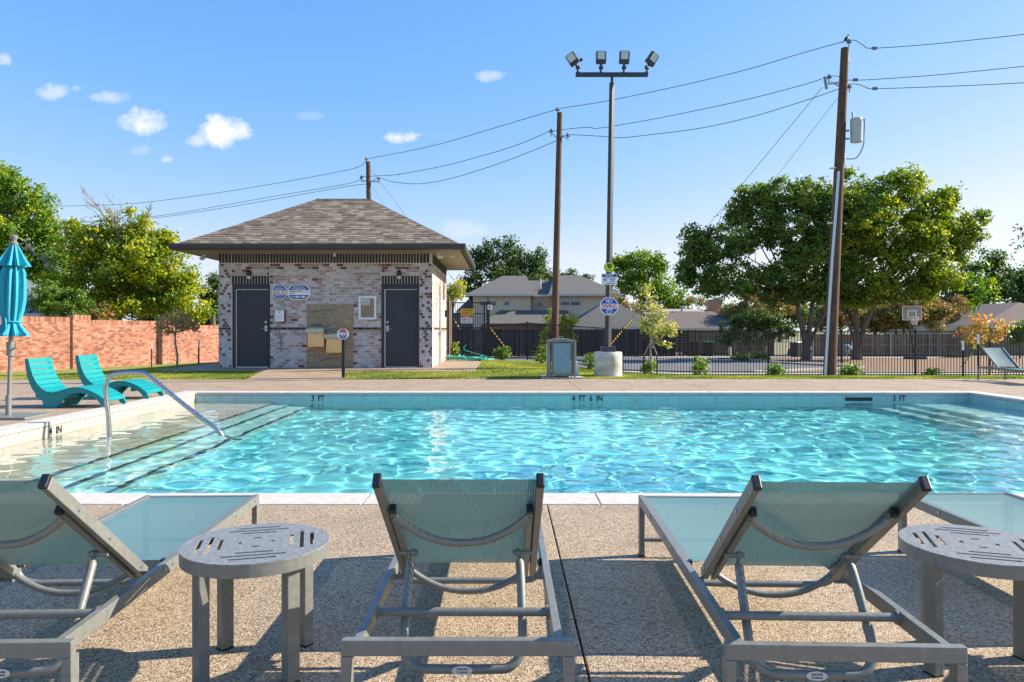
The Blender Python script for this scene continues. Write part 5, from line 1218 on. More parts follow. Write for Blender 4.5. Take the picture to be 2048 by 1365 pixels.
MB().prism([(-.05,-.02,-.07),(-.05,.02,-.07),(-.12,.015,-.15),(-.12,-.015,-.15)], (.012,0,0)).build('tail', M_BLACKP, b)

# ================================================================== board fences
M_BD = [mat('dark_weathered_board', (.045,.037,.042), .95, var=.4, vs=4, stretch=(4,4,.3), coords='World'), mat('darker_weathered_board', (.028,.024,.028), .95, var=.4, vs=4, stretch=(4,4,.3), coords='World'), mat('grey_weathered_board', (.075,.06,.06), .95, var=.3, vs=4, stretch=(4,4,.3), coords='World')]
M_BT = [mat('tan_weathered_board', (.20,.15,.12), .95, var=.3, vs=4, stretch=(4,4,.3), coords='World'), mat('brown_weathered_board', (.15,.11,.09), .95, var=.3, vs=4, stretch=(4,4,.3), coords='World'), mat('pale_weathered_board', (.25,.20,.16), .95, var=.3, vs=4, stretch=(4,4,.3), coords='World')]
def board_fence(label, a, b, za, zb, ha, mats, rails=False, seed=1, bw=.14, post=None):
    a, b = Vector((*a, 0)), Vector((*b, 0)); L_ = (b-a).length; d = (b-a)/L_; nn = Vector((d.y,-d.x,0)); 
    if nn.y > 0 and abs(nn.y) > .3: nn = -nn
    t = thing('wooden_fence', label, 'fence', (a.x, a.y, za)); n = int(L_/bw); rnd = random.Random(seed); st = MB()
    for i in range(n):
        k = (i+.5)/n; c = d*(L_*k); z = (zb-za)*k; h = ha+rnd.uniform(-.025,.025)
        st.obox(c+nn*rnd.uniform(0,.02)+Vector((0,0,z+h/2)), d*(L_/n/2-.004), nn*.01, Vector((0,0,h/2)), rnd.choices((0,1,2),(.5,.3,.2))[0])
    st.build('boards', mats, t, recalc=False)['kind'] = 'stuff'
    s = 1 if rails else -1
    for hh in (.25, ha*.55, ha-.2): MB().bar(nn*s*.05+Vector((0,0,hh)), d*L_+nn*s*.05+Vector((0,0,zb-za+hh)), .04, .09).build('rail', mats[2 if rails else 0], t)
    m = int(L_/2.4)
    for i in range(m+1):
        k = i/m; MB().bar(d*L_*k+nn*s*.09+Vector((0,0,(zb-za)*k-.1)), d*L_*k+nn*s*.09+Vector((0,0,(zb-za)*k+ha+.02)), .09 if not post else .06, .09 if not post else .06, up=(0,1,0)).build('post', post or mats[1], t)
    return t
FX_ = lambda px, Y: (px-CX)*Y/F
board_fence('long dark weathered board fence behind the iron fence', (FX_(880,48),48), (FX_(1350,48),48), -.58, -.58, 1.80, M_BD, seed=2)
board_fence('short tall board fence beside the corner of the bath house', (-2.0,25.75), (FX_(903,31.4),31.4), .05, -.2, 2.35, M_BT, seed=3)
board_fence('brown rail backed board fence across the alley', (FX_(1365,50),50), (FX_(1545,50),50), -.6, -.6, 1.62, M_BT, rails=True, seed=4)
board_fence('tan board fence with steel posts beyond the oak trunks', (FX_(1625,47),47), (FX_(1935,47),47), -.6, -.62, 1.50, M_BT, rails=True, seed=5, post=M_GALV)
lt = thing('lattice_screen', 'dark slatted timber screen at the end of the dark fence', 'screen', (FX_(1358,47),47,-.6))
for i in range(9): MB().box(-.55,.6,-.02,.02,.12+i*.18,.21+i*.18).build('slat', M_BD[1], lt)
for x in (-.55,.05,.6): MB().box(x-.04,x+.04,.021,.09,-.1,1.8).build('post', M_BD[0], lt)
# wheelie bins
M_LID = mat('green_bin_lid', (.02,.16,.07), .5)
def cart(px, py, label, lm):
    p = gp(px, py, 30); t = thing('wheeled_bin', label, 'bin', p, group='wheeled bins on the alley')
    MB().prism([(-.24,-.25,.05),(.24,-.25,.05),(.29,-.30,.95),(-.29,-.30,.95)], (0,.5,0)).build('body', M_BLACKP, t, bevel=.02)
    MB().prism([(-.31,-.34,.955),(.31,-.34,.955),(.29,-.30,1.02),(-.29,-.30,1.02)], (0,.62,0)).build('lid', lm, t, bevel=.015)
    for s in (-1, 1): MB().cyl((s*.27,.18,.1),(s*.32,.18,.1),.1,14).build('wheel', M_BLACKP, t)
    MB().tube([(-.25,.28,.9),(-.25,.36,.95),(.25,.36,.95),(.25,.28,.9)], .015, 6).build('handle', M_BLACKP, t)
    return t
cart(1387, 714, 'black wheeled bin at left of the pair by the rail fence', M_BLACKP); cart(1415, 714, 'black wheeled bin with green lid beside the other bin', M_LID)
cart(1593, 716, 'dark wheeled bin with pale lid standing by the oak trunk', M_WHITE).rotation_euler = (0,0,R(-60))
for px, py, s in ((1459,713,.5),(1533,713,.5)):
    p = gp(px, py, 30); tag(MB().lathe([(.11,0),(.11,s),(.09,s+.1),(.04,s+.14)], tuple(p), 14).build('bollard', M_CONC, smooth=True), 'pale round bollard %s of the small dark tree' % ('left' if px < 1500 else 'right'), 'bollard', 'pale bollards by the alley')
# covered kettle / toys by the oak
p = gp(1694, 716, 30); t = thing('grill', 'small blue and grey kettle grill between the oak trunks', 'grill', p)
MB().lathe([(.02,.35),(.2,.42),(.28,.58),(.285,.62)],n=18).build('bowl', M_GREY, t, smooth=True); MB().lathe([(.285,.625),(.24,.76),(.1,.84),(.02,.86)],n=18).build('lid', mat('grey_blue_enamel', (.22,.33,.42), .3), t, smooth=True)
for a in (0,2.1,4.2): MB().tube([(.12*math.cos(a),.12*math.sin(a),.4),(.26*math.cos(a),.26*math.sin(a),0)], .012, 6).build('leg', M_GALV, t)
p = gp(1620+15, 714, 30); t = tag(MB().prism([(-.6,0,0),(.6,0,0),(.5,.0,.55),(-.5,0,.45)], (0,.7,0)).build('storage_tote', mat('slate_blue_tote', (.08,.12,.17), .6), bevel=.05), 'slate blue storage tote lying beyond the left oak', 'tote'); t.location = p+Vector((0,3,0))
# basketball hoop
hy2 = 42.0; hb = at(1832, 706, hy2); t = thing('basketball_hoop', 'portable basketball hoop with clear backboard in front of the tan fence', 'basketball hoop', (hb.x, hb.y, g(hb.x, hb.y)))
o_ = Vector(t.location); A, B = at(1804,641,hy2-.5)-o_, at(1843,612,hy2-.5)-o_
MB().prism([(-.45,-.35,0),(.45,-.35,0),(.45,.5,0),(-.45,.5,0)], (0,0,.18)).build('base', M_BLACKP, t, bevel=.05)
MB().tube([(.0,.1,.1),((A.x+B.x)/2,.0,(A.z+B.z)/2+.1)], .045, 8).build('pole', M_BLACKM, t)
bb = MB().box(A.x,B.x,A.y-.02,A.y,A.z,B.z).build('backboard', mat('smoked_acrylic', (.26,.31,.28), .12, var=.1, vs=3), t)
fr = MB(); q = .04
for x0, x1, z0, z1 in ((A.x,B.x,A.z,A.z+q),(A.x,B.x,B.z-q,B.z),(A.x,A.x+q,A.z+q,B.z-q),(B.x-q,B.x,A.z+q,B.z-q)): fr.box(x0,x1,A.y-.03,A.y-.0205,z0,z1)
mx_ = (A.x+B.x)/2; zz0 = A.z+.13
for x0, x1, z0, z1 in ((mx_-.27,mx_+.27,zz0,zz0+.07),(mx_-.27,mx_+.27,zz0+.38,zz0+.45),(mx_-.27,mx_-.2,zz0+.07,zz0+.38),(mx_+.2,mx_+.27,zz0+.07,zz0+.38)): fr.box(x0,x1,A.y-.03,A.y-.0205,z0,z1)
fr.build('target_lines', M_WHITE, bb)
MB().tube([(mx_+.22*math.cos(a*math.pi/10), A.y-.27+.22*math.sin(a*math.pi/10), zz0+.0) for a in range(20)], .012, 6, closed=True).build('rim', mat('orange_rim', (.7,.12,.02), .5), t)
nm = MB()
for i in range(12):
    a = i*math.pi/6; a2 = a+math.pi/6; nm.tube([(mx_+.22*math.cos(a),A.y-.27+.22*math.sin(a),zz0),(mx_+.16*math.cos(a2),A.y-.27+.16*math.sin(a2),zz0-.2),(mx_+.11*math.cos(a),A.y-.27+.11*math.sin(a),zz0-.4)], .008, 4)
nm.build('net', M_WHITE, t)

# ================================================================== houses
M_STUC = mat('tan_siding', (.60,.50,.37), .9, var=.06, vs=2, coords='World'); M_FASC = mat('cream_fascia', (.58,.52,.44), .8)
M_RG = mat('slate_grey_shingles', (.115,.112,.10), .95, var=.2, vs=8, bump=.4, bs=40, coords='World'); M_RB = mat('brown_grey_shingles', (.14,.11,.09), .95, var=.2, vs=8, bump=.4, bs=40, coords='World')
M_PANE = mat('window_glass', (.05,.07,.09), .08); M_FRAME = mat('pale_window_frame', (.55,.52,.47), .6); M_FBR = mat('far_brick', (.30,.20,.15), .95, var=.3, vs=6, stretch=(1,1,4), coords='World'); M_BLIND = mat('white_blind', (.5,.5,.5), .8)
def hip(mb, x0, x1, y0, y1, ze, rise, ox=None, mi=0):
    w, d = x1-x0, y1-y0; h = min(w, d)/2; fx = isinstance(ox, tuple); oa, ob_ = ox if fx else ((h, h) if ox is None else (ox, ox))
    if fx: w = d+1
    if w >= d: r0, r1 = (x0+oa, (y0+y1)/2), (x1-ob_, (y0+y1)/2)
    else: r0, r1 = ((x0+x1)/2, y0+oa), ((x0+x1)/2, y1-ob_)
    v = [(x0,y0,ze),(x1,y0,ze),(x1,y1,ze),(x0,y1,ze),(r0[0],r0[1],ze+rise),(r1[0],r1[1],ze+rise)]
    f = [(0,1,5,4),(1,2,5),(2,3,4,5),(3,0,4),(3,2,1,0)] if w >= d else [(0,1,4),(1,2,5,4),(2,3,5),(3,0,4,5),(3,2,1,0)]
    return mb.add(v, f, mi)
def roofpart(parent, name, m, x0, x1, y0, y1, ze, rise, ov=.5, ox=None):
    r = hip(MB(), x0-ov, x1+ov, y0-ov, y1+ov, ze+.2, rise, ox).build(name, m, parent)
    # courses: thin raised lines following the front and side slopes
    MB().box(x0-ov-.03, x1+ov+.03, y0-ov-.03, y0-ov+.1, ze, ze+.2).box(x0-ov-.03, x0-ov+.1, y0-ov+.1, y1+ov, ze, ze+.2).box(x1+ov-.1, x1+ov+.03, y0-ov+.1, y1+ov, ze, ze+.2).build('fascia', M_FASC, r)
    return r
def window(parent, x0, x1, z0, z1, y, split=True):
    f = MB(); q = .07
    f.box(x0-q,x1+q,y-.06,y+.02,z1,z1+q).box(x0-q,x1+q,y-.06,y+.02,z0-q,z0).box(x0-q,x0,y-.06,y+.02,z0,z1).box(x1,x1+q,y-.06,y+.02,z0,z1)
    if split: f.box(x0,x1,y-.045,y+.02,(z0+z1)/2-.03,(z0+z1)/2+.03)
    w = f.build('window', M_FRAME, parent); MB().box(x0,x1,y-.02,y+.02,z0,z1).build('pane', M_PANE, w); MB().box(x0+.02,x1-.02,y-.03,y-.0205,(z0+z1)/2+.05,z1-.02).build('blind', M_BLIND, w)
HZ = 66.0; X_ = lambda px: (px-CX)*HZ/F; Z_ = lambda py: CH-(py-HY)*HZ/F
h = thing('two_storey_house', 'two storey tan house with slate grey hipped roofs behind the dark fence', 'house', (0,0,0)); 
MB().box(X_(946),X_(1061),HZ,HZ+9,-.6,Z_(592)).build('wall', M_STUC, h); MB().box(X_(1061)+.01,X_(1113)-.01,HZ+1.6,HZ+9,-.6,Z_(592)).build('wall', M_STUC, h); MB().box(X_(1113),X_(1231),HZ,HZ+9,-.6,Z_(592)).build('wall', M_STUC, h)
roofpart(h, 'roof', M_RG, X_(946),X_(1057),HZ,HZ+9,Z_(592)-.05,2.0,.55,ox=(3.2,.6)); roofpart(h, 'roof', M_RG, X_(1109),X_(1231),HZ,HZ+9,Z_(592)-.045,2.05,.55,ox=(.9,3.3))
roofpart(h, 'roof', M_RG, X_(1050),X_(1125),HZ+1.6,HZ+8.5,Z_(592)-.02,1.55,.3,ox=(.2,.2))
for a, b, y in ((961,975,HZ),(977,992,HZ),(1009,1018,HZ),(1121,1139,HZ),(1142,1160,HZ)): window(h, X_(a), X_(b), Z_(611), Z_(596), y)
window(h, X_(1076)*(HZ+1.6)/HZ, X_(1083)*(HZ+1.6)/HZ, Z_(611), Z_(596), HZ+1.6)
for px, py in ((1044,577),(1081,565)): 
    p = at(px, py, HZ+2.5); MB().cyl((p.x,p.y,p.z-1.2),(p.x,p.y,p.z+.3),.07,8).build('vent_pipe', M_FASC, h)
lo_ = MB(); yb = HZ; yf = HZ-3.4; zE, zT = Z_(648), Z_(621)
xl, xr = X_(965), X_(1135)
lo_.add([(xl,yf,zE),(xr,yf,zE),(xr,yb,zT),(xl+1.6,yb,zT),(xl,yf+.1,zE-.2),(xr,yf+.1,zE-.2),(xl,yb,zE)], [(0,1,2,3),(0,3,6),(0,1,5,4),(4,5,6)]); lo_.build('porch_roof', M_RG, h)
MB().box(xl+.4,xr,yf+.5,yb,-.6,zE-.1).build('porch_wall', M_FBR, h)
MB().box(X_(905)*1.02,X_(975)*1.02,HZ+2.5,HZ+8,-.6,Z_(625)).build('side_wing', mat('blue_grey_siding', (.12,.14,.17), .9), h); roofpart(h, 'wing_roof', M_RG, X_(918)*1.02,X_(975)*1.02,HZ+2.5,HZ+8,Z_(625),1.7,.3)
gx0_, gx1_ = X_(1120), X_(1287); gr = hip(MB(), gx0_, gx1_, HZ-8, HZ-.3, Z_(655), Z_(603)-Z_(655), ox=3.3)
gr.build('garage_roof', M_RG, h); MB().box(gx0_+.4,gx1_-.4,HZ-7.6,HZ-.4,-.6,Z_(655)-.01).build('garage_wall', M_FBR, h)
MB().box(gx0_,gx1_,HZ-8.05,HZ-7.9,Z_(655)-.22,Z_(655)-.012).build('garage_fascia', M_FASC, h)
# brown roofed house on the right
HZ = 58.0
h = thing('brick_house', 'low brown roofed house with a brick chimney behind the rail fence', 'house', (0,0,0))
MB().box(X_(1290),X_(1492),HZ,HZ+10,-.6,Z_(660)).build('wall', M_FBR, h)
roofpart(h, 'roof', M_RB, X_(1290),X_(1495),HZ,HZ+7,Z_(661),Z_(626)-Z_(661),.4,ox=2.2)
MB().prism([(X_(1310),HZ+3.4,Z_(627)),(X_(1310),HZ+9,Z_(612)),(X_(1310),HZ+9.5,Z_(625))], (X_(1455)-X_(1310),0,0)).build('upper_roof', mat('pale_roof_deck', (.32,.28,.25), .95), h)
ch = MB().box(X_(1419)*1.08,X_(1443)*1.08,HZ+4.6,HZ+5.5,1.2,Z_(600)+.12).build('chimney', brick_mat('chimney_brick', (.42,.22,.13), (.52,.33,.22), 0), h)
MB().box(X_(1417.5)*1.08,X_(1444.5)*1.08,HZ+4.52,HZ+5.58,Z_(600)+.12,Z_(600)+.22).build('cap', M_CONC, ch)
for px, py in ((1364,617),(1380,628)): p = at(px, py, HZ+3.6); MB().cyl((p.x,p.y,p.z-.6),(p.x,p.y,p.z+.12),.12,10).cyl((p.x,p.y,p.z+.12),(p.x,p.y,p.z+.2),.2,10).build('roof_vent', M_GALV, h)
roofpart(h, 'garage_roof', M_RB, X_(1545),X_(1586),HZ+6,HZ+12,Z_(650),1.0,.4); MB().box(X_(1545),X_(1586),HZ+6,HZ+12,-.6,Z_(650)).build('garage_wall', M_FBR, h)
HZ = 52.0
h = thing('low_house', 'low house with a brown hipped roof at the right edge', 'house', (0,0,0))
MB().box(X_(1925),X_(2200),HZ,HZ+10,-.6,Z_(655)).build('wall', M_FBR, h); roofpart(h, 'roof', M_RB, X_(1975),X_(2200),HZ,HZ+9,Z_(652),Z_(608)-Z_(652),.5,ox=3)
MB().box(X_(1885),X_(1924),HZ+.5,HZ+8,-.6,Z_(650)).build('side_wall', M_STUC, h)
HZ = 40.0
h = thing('metal_roof_house', 'house with a pale standing seam metal roof behind the brick wall at left', 'house', (0,0,0))
M_MR = mat('pale_grey_metal_roof', (.24,.27,.29), .35, .4); ze = Z_(627)
rf_ = hip(MB(), X_(-260), X_(91), HZ, HZ+9, ze, 2.4, ox=4.5).build('roof', M_MR, h); MB().box(X_(-250),X_(83),HZ+.4,HZ+8.5,-.6,ze-.01).build('wall', M_STUC, h)
MB().box(X_(-260)-.02,X_(91)+.02,HZ-.03,HZ+.08,ze-.2,ze-.012).build('fascia', M_FASC, h)
for i in range(14):
    x = X_(91)-.3-i*.6; xt = min(x, X_(91)-4.5); k = 1 if x < X_(91)-4.5 else (X_(91)-x)/4.5
    MB().bar((x,HZ,ze+.03),(x,HZ+4.5*k,ze+2.4*k+.03),.03,.05).build('seam', M_GUTTER, rf_)
MB().cyl((X_(47),HZ+1.5,ze+.4),(X_(47),HZ+1.5,ze+1.0),.06,8).build('vent_pipe', M_FASC, h)

# ================================================================== trees and shrubs
def crown(name, parent, blobs, Y, leaf, m, dens=1.0, seed=0, sp=.42, per=34, fill=.55, tb=0.0, dys=None, flat=.85, org=Vector(), tall=0.0, outl=.08, cat_dense=True):
    """leaf faces gathered in clumps over lobes; blobs are (px, py, rx, ry[, dy]) at depth Y"""
    dens = dens*1.45 if cat_dense else dens; rng = np.random.default_rng(seed); s = Y/F; allP = []; allT = []; lobes = []
    nb_ = []
    for b in blobs:      # every lobe breaks up into smaller ones, so that the outline is uneven
        if min(b[2], b[3])*s < .55: nb_.append(tuple(b[:4])+(b[4] if len(b) > 4 else rng.uniform(-.35, .35)*b[2]*s, 1)); continue
        nb_.append((b[0], b[1], b[2]*.82, b[3]*.82, rng.uniform(-.35, .35)*b[2]*s, 1))
        for _ in range(5):
            a = rng.uniform(0, 2*math.pi); q = rng.uniform(.5, .82); f_ = rng.uniform(.3, .5)
            nb_.append((b[0]+b[2]*q*math.cos(a), b[1]+b[3]*q*math.sin(a), b[2]*f_, b[3]*f_, rng.uniform(-.75, .6)*b[2]*s, 0))
    for b in nb_:
        px, py, rx, ry = b[:4]; dy = b[4] if len(b) > 4 else rng.uniform(-.35, .35)*rx*s
        c = np.array(at(px, py, Y)); c[1] += dy; rad = np.array([rx*s, min(rx, ry*1.3)*s*flat, ry*s])
        A = (rad[0]*rad[1]*rad[2])**(2/3)*4*math.pi; nc = max(4, int(A*dens/(sp*sp)*.42))
        d = rng.normal(size=(nc, 3)); d /= np.linalg.norm(d, axis=1)[:,None]
        u = np.where(rng.random(nc) < fill, rng.uniform(.84, 1.03, nc), rng.uniform(.35, .9, nc)); u = np.where(rng.random(nc) < outl, u*1.13, u)
        cc = c+d*rad*u[:,None]; lobes.append(Vector(c)) if b[5] else None
        k = rng.integers(int(per*.6), int(per*1.3), nc); idx = np.repeat(np.arange(nc), k); n = len(idx)
        csz = sp*rng.uniform(.55, 1.15, nc)
        off_ = rng.normal(size=(n, 3))*.42; off_[:,2] *= .75
        pos = cc[idx]+off_*csz[idx][:,None]
        nrm = d[idx]*.7+rng.normal(size=(n, 3))*.75+np.array([0,0,.45]); nrm /= np.linalg.norm(nrm, axis=1)[:,None]
        t1 = np.cross(nrm, rng.normal(size=(n, 3))); t1 /= np.linalg.norm(t1, axis=1)[:,None]; t2 = np.cross(nrm, t1)
        ls = leaf*rng.uniform(.6, 1.25, n)[:,None]
        Q = np.stack([pos-t1*ls*.5, pos+t2*ls*.33+nrm*ls*.08, pos+t1*ls*.5-nrm*ls*.06, pos-t2*ls*.33+nrm*ls*.08], 1)
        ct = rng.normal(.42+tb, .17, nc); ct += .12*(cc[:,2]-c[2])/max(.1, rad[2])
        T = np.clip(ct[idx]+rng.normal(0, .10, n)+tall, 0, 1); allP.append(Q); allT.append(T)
    P = np.concatenate(allP)-np.array(org); T = np.concatenate(allT)
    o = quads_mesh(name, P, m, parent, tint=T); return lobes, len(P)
NL = 0
def limbs(mb, base, fork, lobes, r, rnd, kinks=.12):
    for c in lobes:
        f = fork; L_ = (c-f).length; mid = f.lerp(c, .5)+Vector((rnd.uniform(-1,1),rnd.uniform(-1,1),rnd.uniform(-.2,.6)))*L_*kinks
        rr = r*rnd.uniform(.38,.6); end = f.lerp(c, .95)
        p = smooth_path([f-Vector((0,0,.05)), f.lerp(mid,.5), mid, end], 3); n = len(p); mb.tube([q for q in p], [max(.01, rr*(1-.8*i/n)) for i in range(n)], 6)
        for _ in range(3):
            s_ = p[rnd.randrange(n//3, n-1)]; e = s_+Vector((rnd.uniform(-1,1),rnd.uniform(-1,1),rnd.uniform(-.1,1)))*min(L_*.35, .8)
            mb.tube([s_, s_.lerp(e,.5)+Vector((0,0,.03)), e], [rr*.35, rr*.22, .008], 5)
def tree(name, label, cat, px, pyb, Y, forkpy, r, blobs, m, leaf=.13, dens=1.0, seed=1, bark=None, group=None, sp=.42, per=34, stems=None, forkpx=None, base=None, **kw):
    global NL
    B = Vector(((px-CX)*Y/F, Y, 0)); B.z = g(B.x, Y) if base is None else base
    t = thing(name, label, cat, B, group=group); rnd = random.Random(seed)
    lobes, n = crown('crown' if name.endswith('tree') or name in ('live_oak','sapling') else 'foliage', t, blobs, Y, leaf, m, dens, seed, sp, per, org=B, **kw); NL += n
    mb = MB(); fk = at(forkpx or px, forkpy, Y)-B
    for sx in (stems or [0]):
        f = fk+Vector((sx*1.0, .1*sx, 0)); b0 = Vector((sx*.25,0,-.15)); 
        mb.tube(smooth_path([b0, b0.lerp(f,.35)+Vector((rnd.uniform(-.05,.05),0,0)), b0.lerp(f,.7)+Vector((rnd.uniform(-.08,.08),0,0)), f], 3), [r*1.25]+[r*(1.05-.35*i/9) for i in range(9)], 10)
        ll = [c-B for c in lobes]; ll = ll if not stems else [c for c in ll if (c.x-fk.x)*sx >= 0 or abs(c.x-fk.x) < 1]
        limbs(mb, b0, f, ll, r, rnd)
    mb.build('trunk', bark or M_BARK, t, smooth=True)
    return t
# left group
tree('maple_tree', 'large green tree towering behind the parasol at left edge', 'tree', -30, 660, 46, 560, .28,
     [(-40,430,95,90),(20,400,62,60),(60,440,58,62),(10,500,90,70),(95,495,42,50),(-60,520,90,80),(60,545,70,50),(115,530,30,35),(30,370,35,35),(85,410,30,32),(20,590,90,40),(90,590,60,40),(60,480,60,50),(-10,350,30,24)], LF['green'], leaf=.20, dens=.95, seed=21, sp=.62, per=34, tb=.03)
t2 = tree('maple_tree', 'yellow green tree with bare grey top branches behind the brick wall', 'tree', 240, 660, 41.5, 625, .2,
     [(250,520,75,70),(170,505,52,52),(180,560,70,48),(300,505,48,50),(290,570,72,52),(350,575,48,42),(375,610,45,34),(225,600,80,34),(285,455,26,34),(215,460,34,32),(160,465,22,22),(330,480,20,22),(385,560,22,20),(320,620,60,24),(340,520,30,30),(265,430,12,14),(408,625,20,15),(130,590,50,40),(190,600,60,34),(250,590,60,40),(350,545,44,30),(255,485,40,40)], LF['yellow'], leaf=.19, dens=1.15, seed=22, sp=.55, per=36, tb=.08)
rnd = random.Random(7)
tw = MB(); B2 = Vector(t2.location)
def twig(p, d, L_, r, lev):
    n = 5; pts = [p]
    for i in range(n): d = (d+Vector((rnd.uniform(-.16,.16),rnd.uniform(-.16,.16),rnd.uniform(-.05,.1)))).normalized(); pts.append(pts[-1]+d*L_/n)
    tw.tube(pts, [max(.006, r*(1-.75*i/n)) for i in range(n+1)], 5)
    if lev < 3:
        for k in range(4 if lev else 5): s_ = pts[rnd.randrange(1, n)]; twig(s_, (d+Vector((rnd.uniform(-.7,.7),rnd.uniform(-.5,.5),rnd.uniform(-.1,.3)))).normalized(), L_*rnd.uniform(.35,.55), r*.5, lev+1)
Yt = 41.0
for px, py, tx_, ty_, L_ in ((225,470,198,370,3.0),(235,470,232,395,2.2),(240,480,215,420,2.0),(290,470,300,420,1.6),(120,540,60,500,2.2),(110,555,90,520,1.8)):
    tw = MB(); a, b_ = at(px,py,Yt), at(tx_,ty_,Yt); twig(a-B2, (b_-a).normalized(), (b_-a).length*1.0, .035, 0); tw.build('bare_branch', M_TWIG, t2, recalc=False)
tree('shrub', 'dense rounded green shrub behind the brick wall beside the yellow tree', 'shrub', 130, 650, 38.5, 640, .08, [(130,605,48,36),(100,615,26,26),(165,618,26,26)], LF['shrub'], leaf=.13, dens=1.5, seed=23, sp=.34, tb=-.05)
tree('shrub', 'small rusty green shrub behind the wall under the yellow tree', 'shrub', 195, 655, 39, 645, .05, [(195,630,26,22),(215,640,18,14)], LF['myrtle'], leaf=.12, dens=1.3, seed=24, sp=.3)
tree('oak_tree', 'dark distant oak at the left corner of the bath house', 'tree', 425, 650, 70, 620, .25, [(425,585,26,34),(440,570,20,24),(412,600,16,20)], LF['dark'], leaf=.24, dens=1, seed=25, sp=.6)
# sapling by the wall
sb = gp(353, 733)
tree('sapling', 'staked sapling with brown leaves in front of the brick wall', 'tree', 353, 733, sb.y, 655, .032, [(355,655,34,18),(335,648,22,12),(375,650,22,12),(352,640,24,16),(385,656,18,9)], LF['brown'], leaf=.12, dens=1.1, seed=26, sp=.3, per=20, bark=M_BARKP, tall=.45)
def stake(px, pyb, pyt, label, Y=None, tipw=True):
    p = gp(px, pyb); zt = CH-(pyt-HY)*p.y/F
    t = thing('tree_stake', label, 'tree stake', p, group='metal tree stakes')
    h = zt-p.z; MB().box(-.02,.02,-.015,.015,-.1,h-.25).box(-.004,.004,-.03,-.015,.0,h-.3).build('stake_post', M_BLACKM, t)
    MB().box(-.021,.021,-.016,.016,h-.249,h).build('white_tip', M_WHITE, t)
stake(303, 735, 686, 'dark tree stake left of the brown sapling'); stake(397.5, 730, 679, 'dark tree stake right of the brown sapling')
# behind the house and the middle
tree('oak_tree', 'dark green oak behind the tan two storey house', 'tree', 1010, 640, 92, 560, .45, [(1010,535,52,42),(1050,545,42,38),(975,545,38,38),(990,505,28,24),(1070,525,26,30),(940,575,26,20),(1085,555,24,26),(1020,500,26,20),(955,515,16,16)], LF['dark'], leaf=.34, dens=1, seed=27, sp=.95, per=34)
tree('yellow_shrub', 'yellow shrub between the bath house and the tan house', 'shrub', 905, 640, 50, 620, .1, [(905,588,20,20),(915,575,14,12),(895,600,14,14)], LF['yellow'], leaf=.16, dens=1.3, seed=28, sp=.4, tb=.3)
tree('distant_tree', 'small distant tree just right of the middle utility pole', 'tree', 1130, 640, 110, 590, .2, [(1135,552,16,16),(1122,560,12,10),(1160,558,24,8)], LF['dark'], leaf=.3, dens=1, seed=29, sp=.8)
tree('maple_tree', 'bright green tree right of the light pole behind the houses', 'tree', 1285, 650, 72, 600, .3, [(1290,545,42,36),(1255,555,34,34),(1325,565,32,34),(1240,530,18,18),(1270,520,22,20),(1300,585,46,26),(1235,580,24,26),(1312,525,18,16),(1345,600,22,26)], LF['green'], leaf=.27, dens=.95, seed=30, sp=.75, tb=.05)
tree('crape_myrtle', 'rust tinged crape myrtle left of the brown roofed house', 'tree', 1285, 650, 64, 620, .1, [(1260,618,26,12),(1235,605,20,12),(1300,620,22,12)], LF['myrtle'], leaf=.2, dens=1.2, seed=44, sp=.5)
tree('crape_myrtle', 'rust tinged crape myrtle behind the brown roof, left part', 'tree', 1370, 650, 72, 620, .1, [(1365,606,34,10),(1395,604,28,9),(1340,610,22,10)], LF['myrtle'], leaf=.2, dens=1.3, seed=31, sp=.5)
# big oaks
def live_oak(label, px, pyb, forks, blobs, m, seed, Y=41, **kw):
    global NL
    B = Vector(((px-CX)*Y/F, Y, 0)); B.z = g(B.x, Y); t = thing('live_oak', label, 'tree', B); rnd = random.Random(seed)
    lobes, n = crown('crown', t, blobs, Y, .185, m, 1.65, seed, .42, 34, org=B, cat_dense=False, **kw); NL += n
    mb = MB(); j = Vector((0,0,.55)); ends = []
    mb.tube([(0,0,-.2),(0,0,.1),(.0,0,.6)], [.40,.31,.27], 12)
    for (fx, fy, rr) in forks:
        f = at(fx, fy, Y)-B; f.y += rnd.uniform(-.4,.4); p = smooth_path([j*.6, j.lerp(f,.35)+Vector((0,0,.1)), j.lerp(f,.7), f], 4); mb.tube(p, [rr*(1-.4*i/len(p)) for i in range(len(p))], 9); ends.append(f)
    for c in lobes:
        c = c-B; f = min(ends, key=lambda e: (e-c).length); limbs(mb, j, f, [c], .15, rnd)
    mb.build('trunk', M_BARK, t, smooth=True); return t
live_oak('broad live oak left of the transformer pole', 1614, 720, [(1590,610,.2),(1622,600,.17),(1652,615,.11)],
     [(1440,490,72,42),(1400,505,42,36),(1480,555,88,40),(1405,565,52,26),(1520,440,58,54),(1560,400,58,40),(1620,398,58,40),(1590,470,78,58),(1640,520,72,58),(1560,560,75,36),(1395,466,30,15),(1490,398,24,22),(1650,440,55,58),(1372,545,24,24),(1625,585,50,26),(1690,555,40,34),(1530,378,22,16),(1600,372,26,14),(1580,588,45,24),(1655,582,42,28),(1545,600,40,18)], LF['oak'], 32)
live_oak('broad yellow green live oak right of the transformer pole', 1714, 718, [(1712,600,.19),(1752,600,.18),(1690,615,.10)],
     [(1720,400,55,40),(1790,385,58,42),(1850,430,55,48),(1900,470,50,42),(1760,470,80,58),(1830,520,70,50),(1700,480,60,60),(1740,550,70,40),(1880,540,45,36),(1940,450,30,28),(1810,352,30,18),(1890,400,30,26),(1700,355,24,14),(1800,585,50,24),(1845,575,30,30),(1955,470,18,16),(1720,590,30,22),(1925,505,28,26),(1700,596,34,20),(1765,592,40,22)], LF['oaky'], 33, tb=-.02)
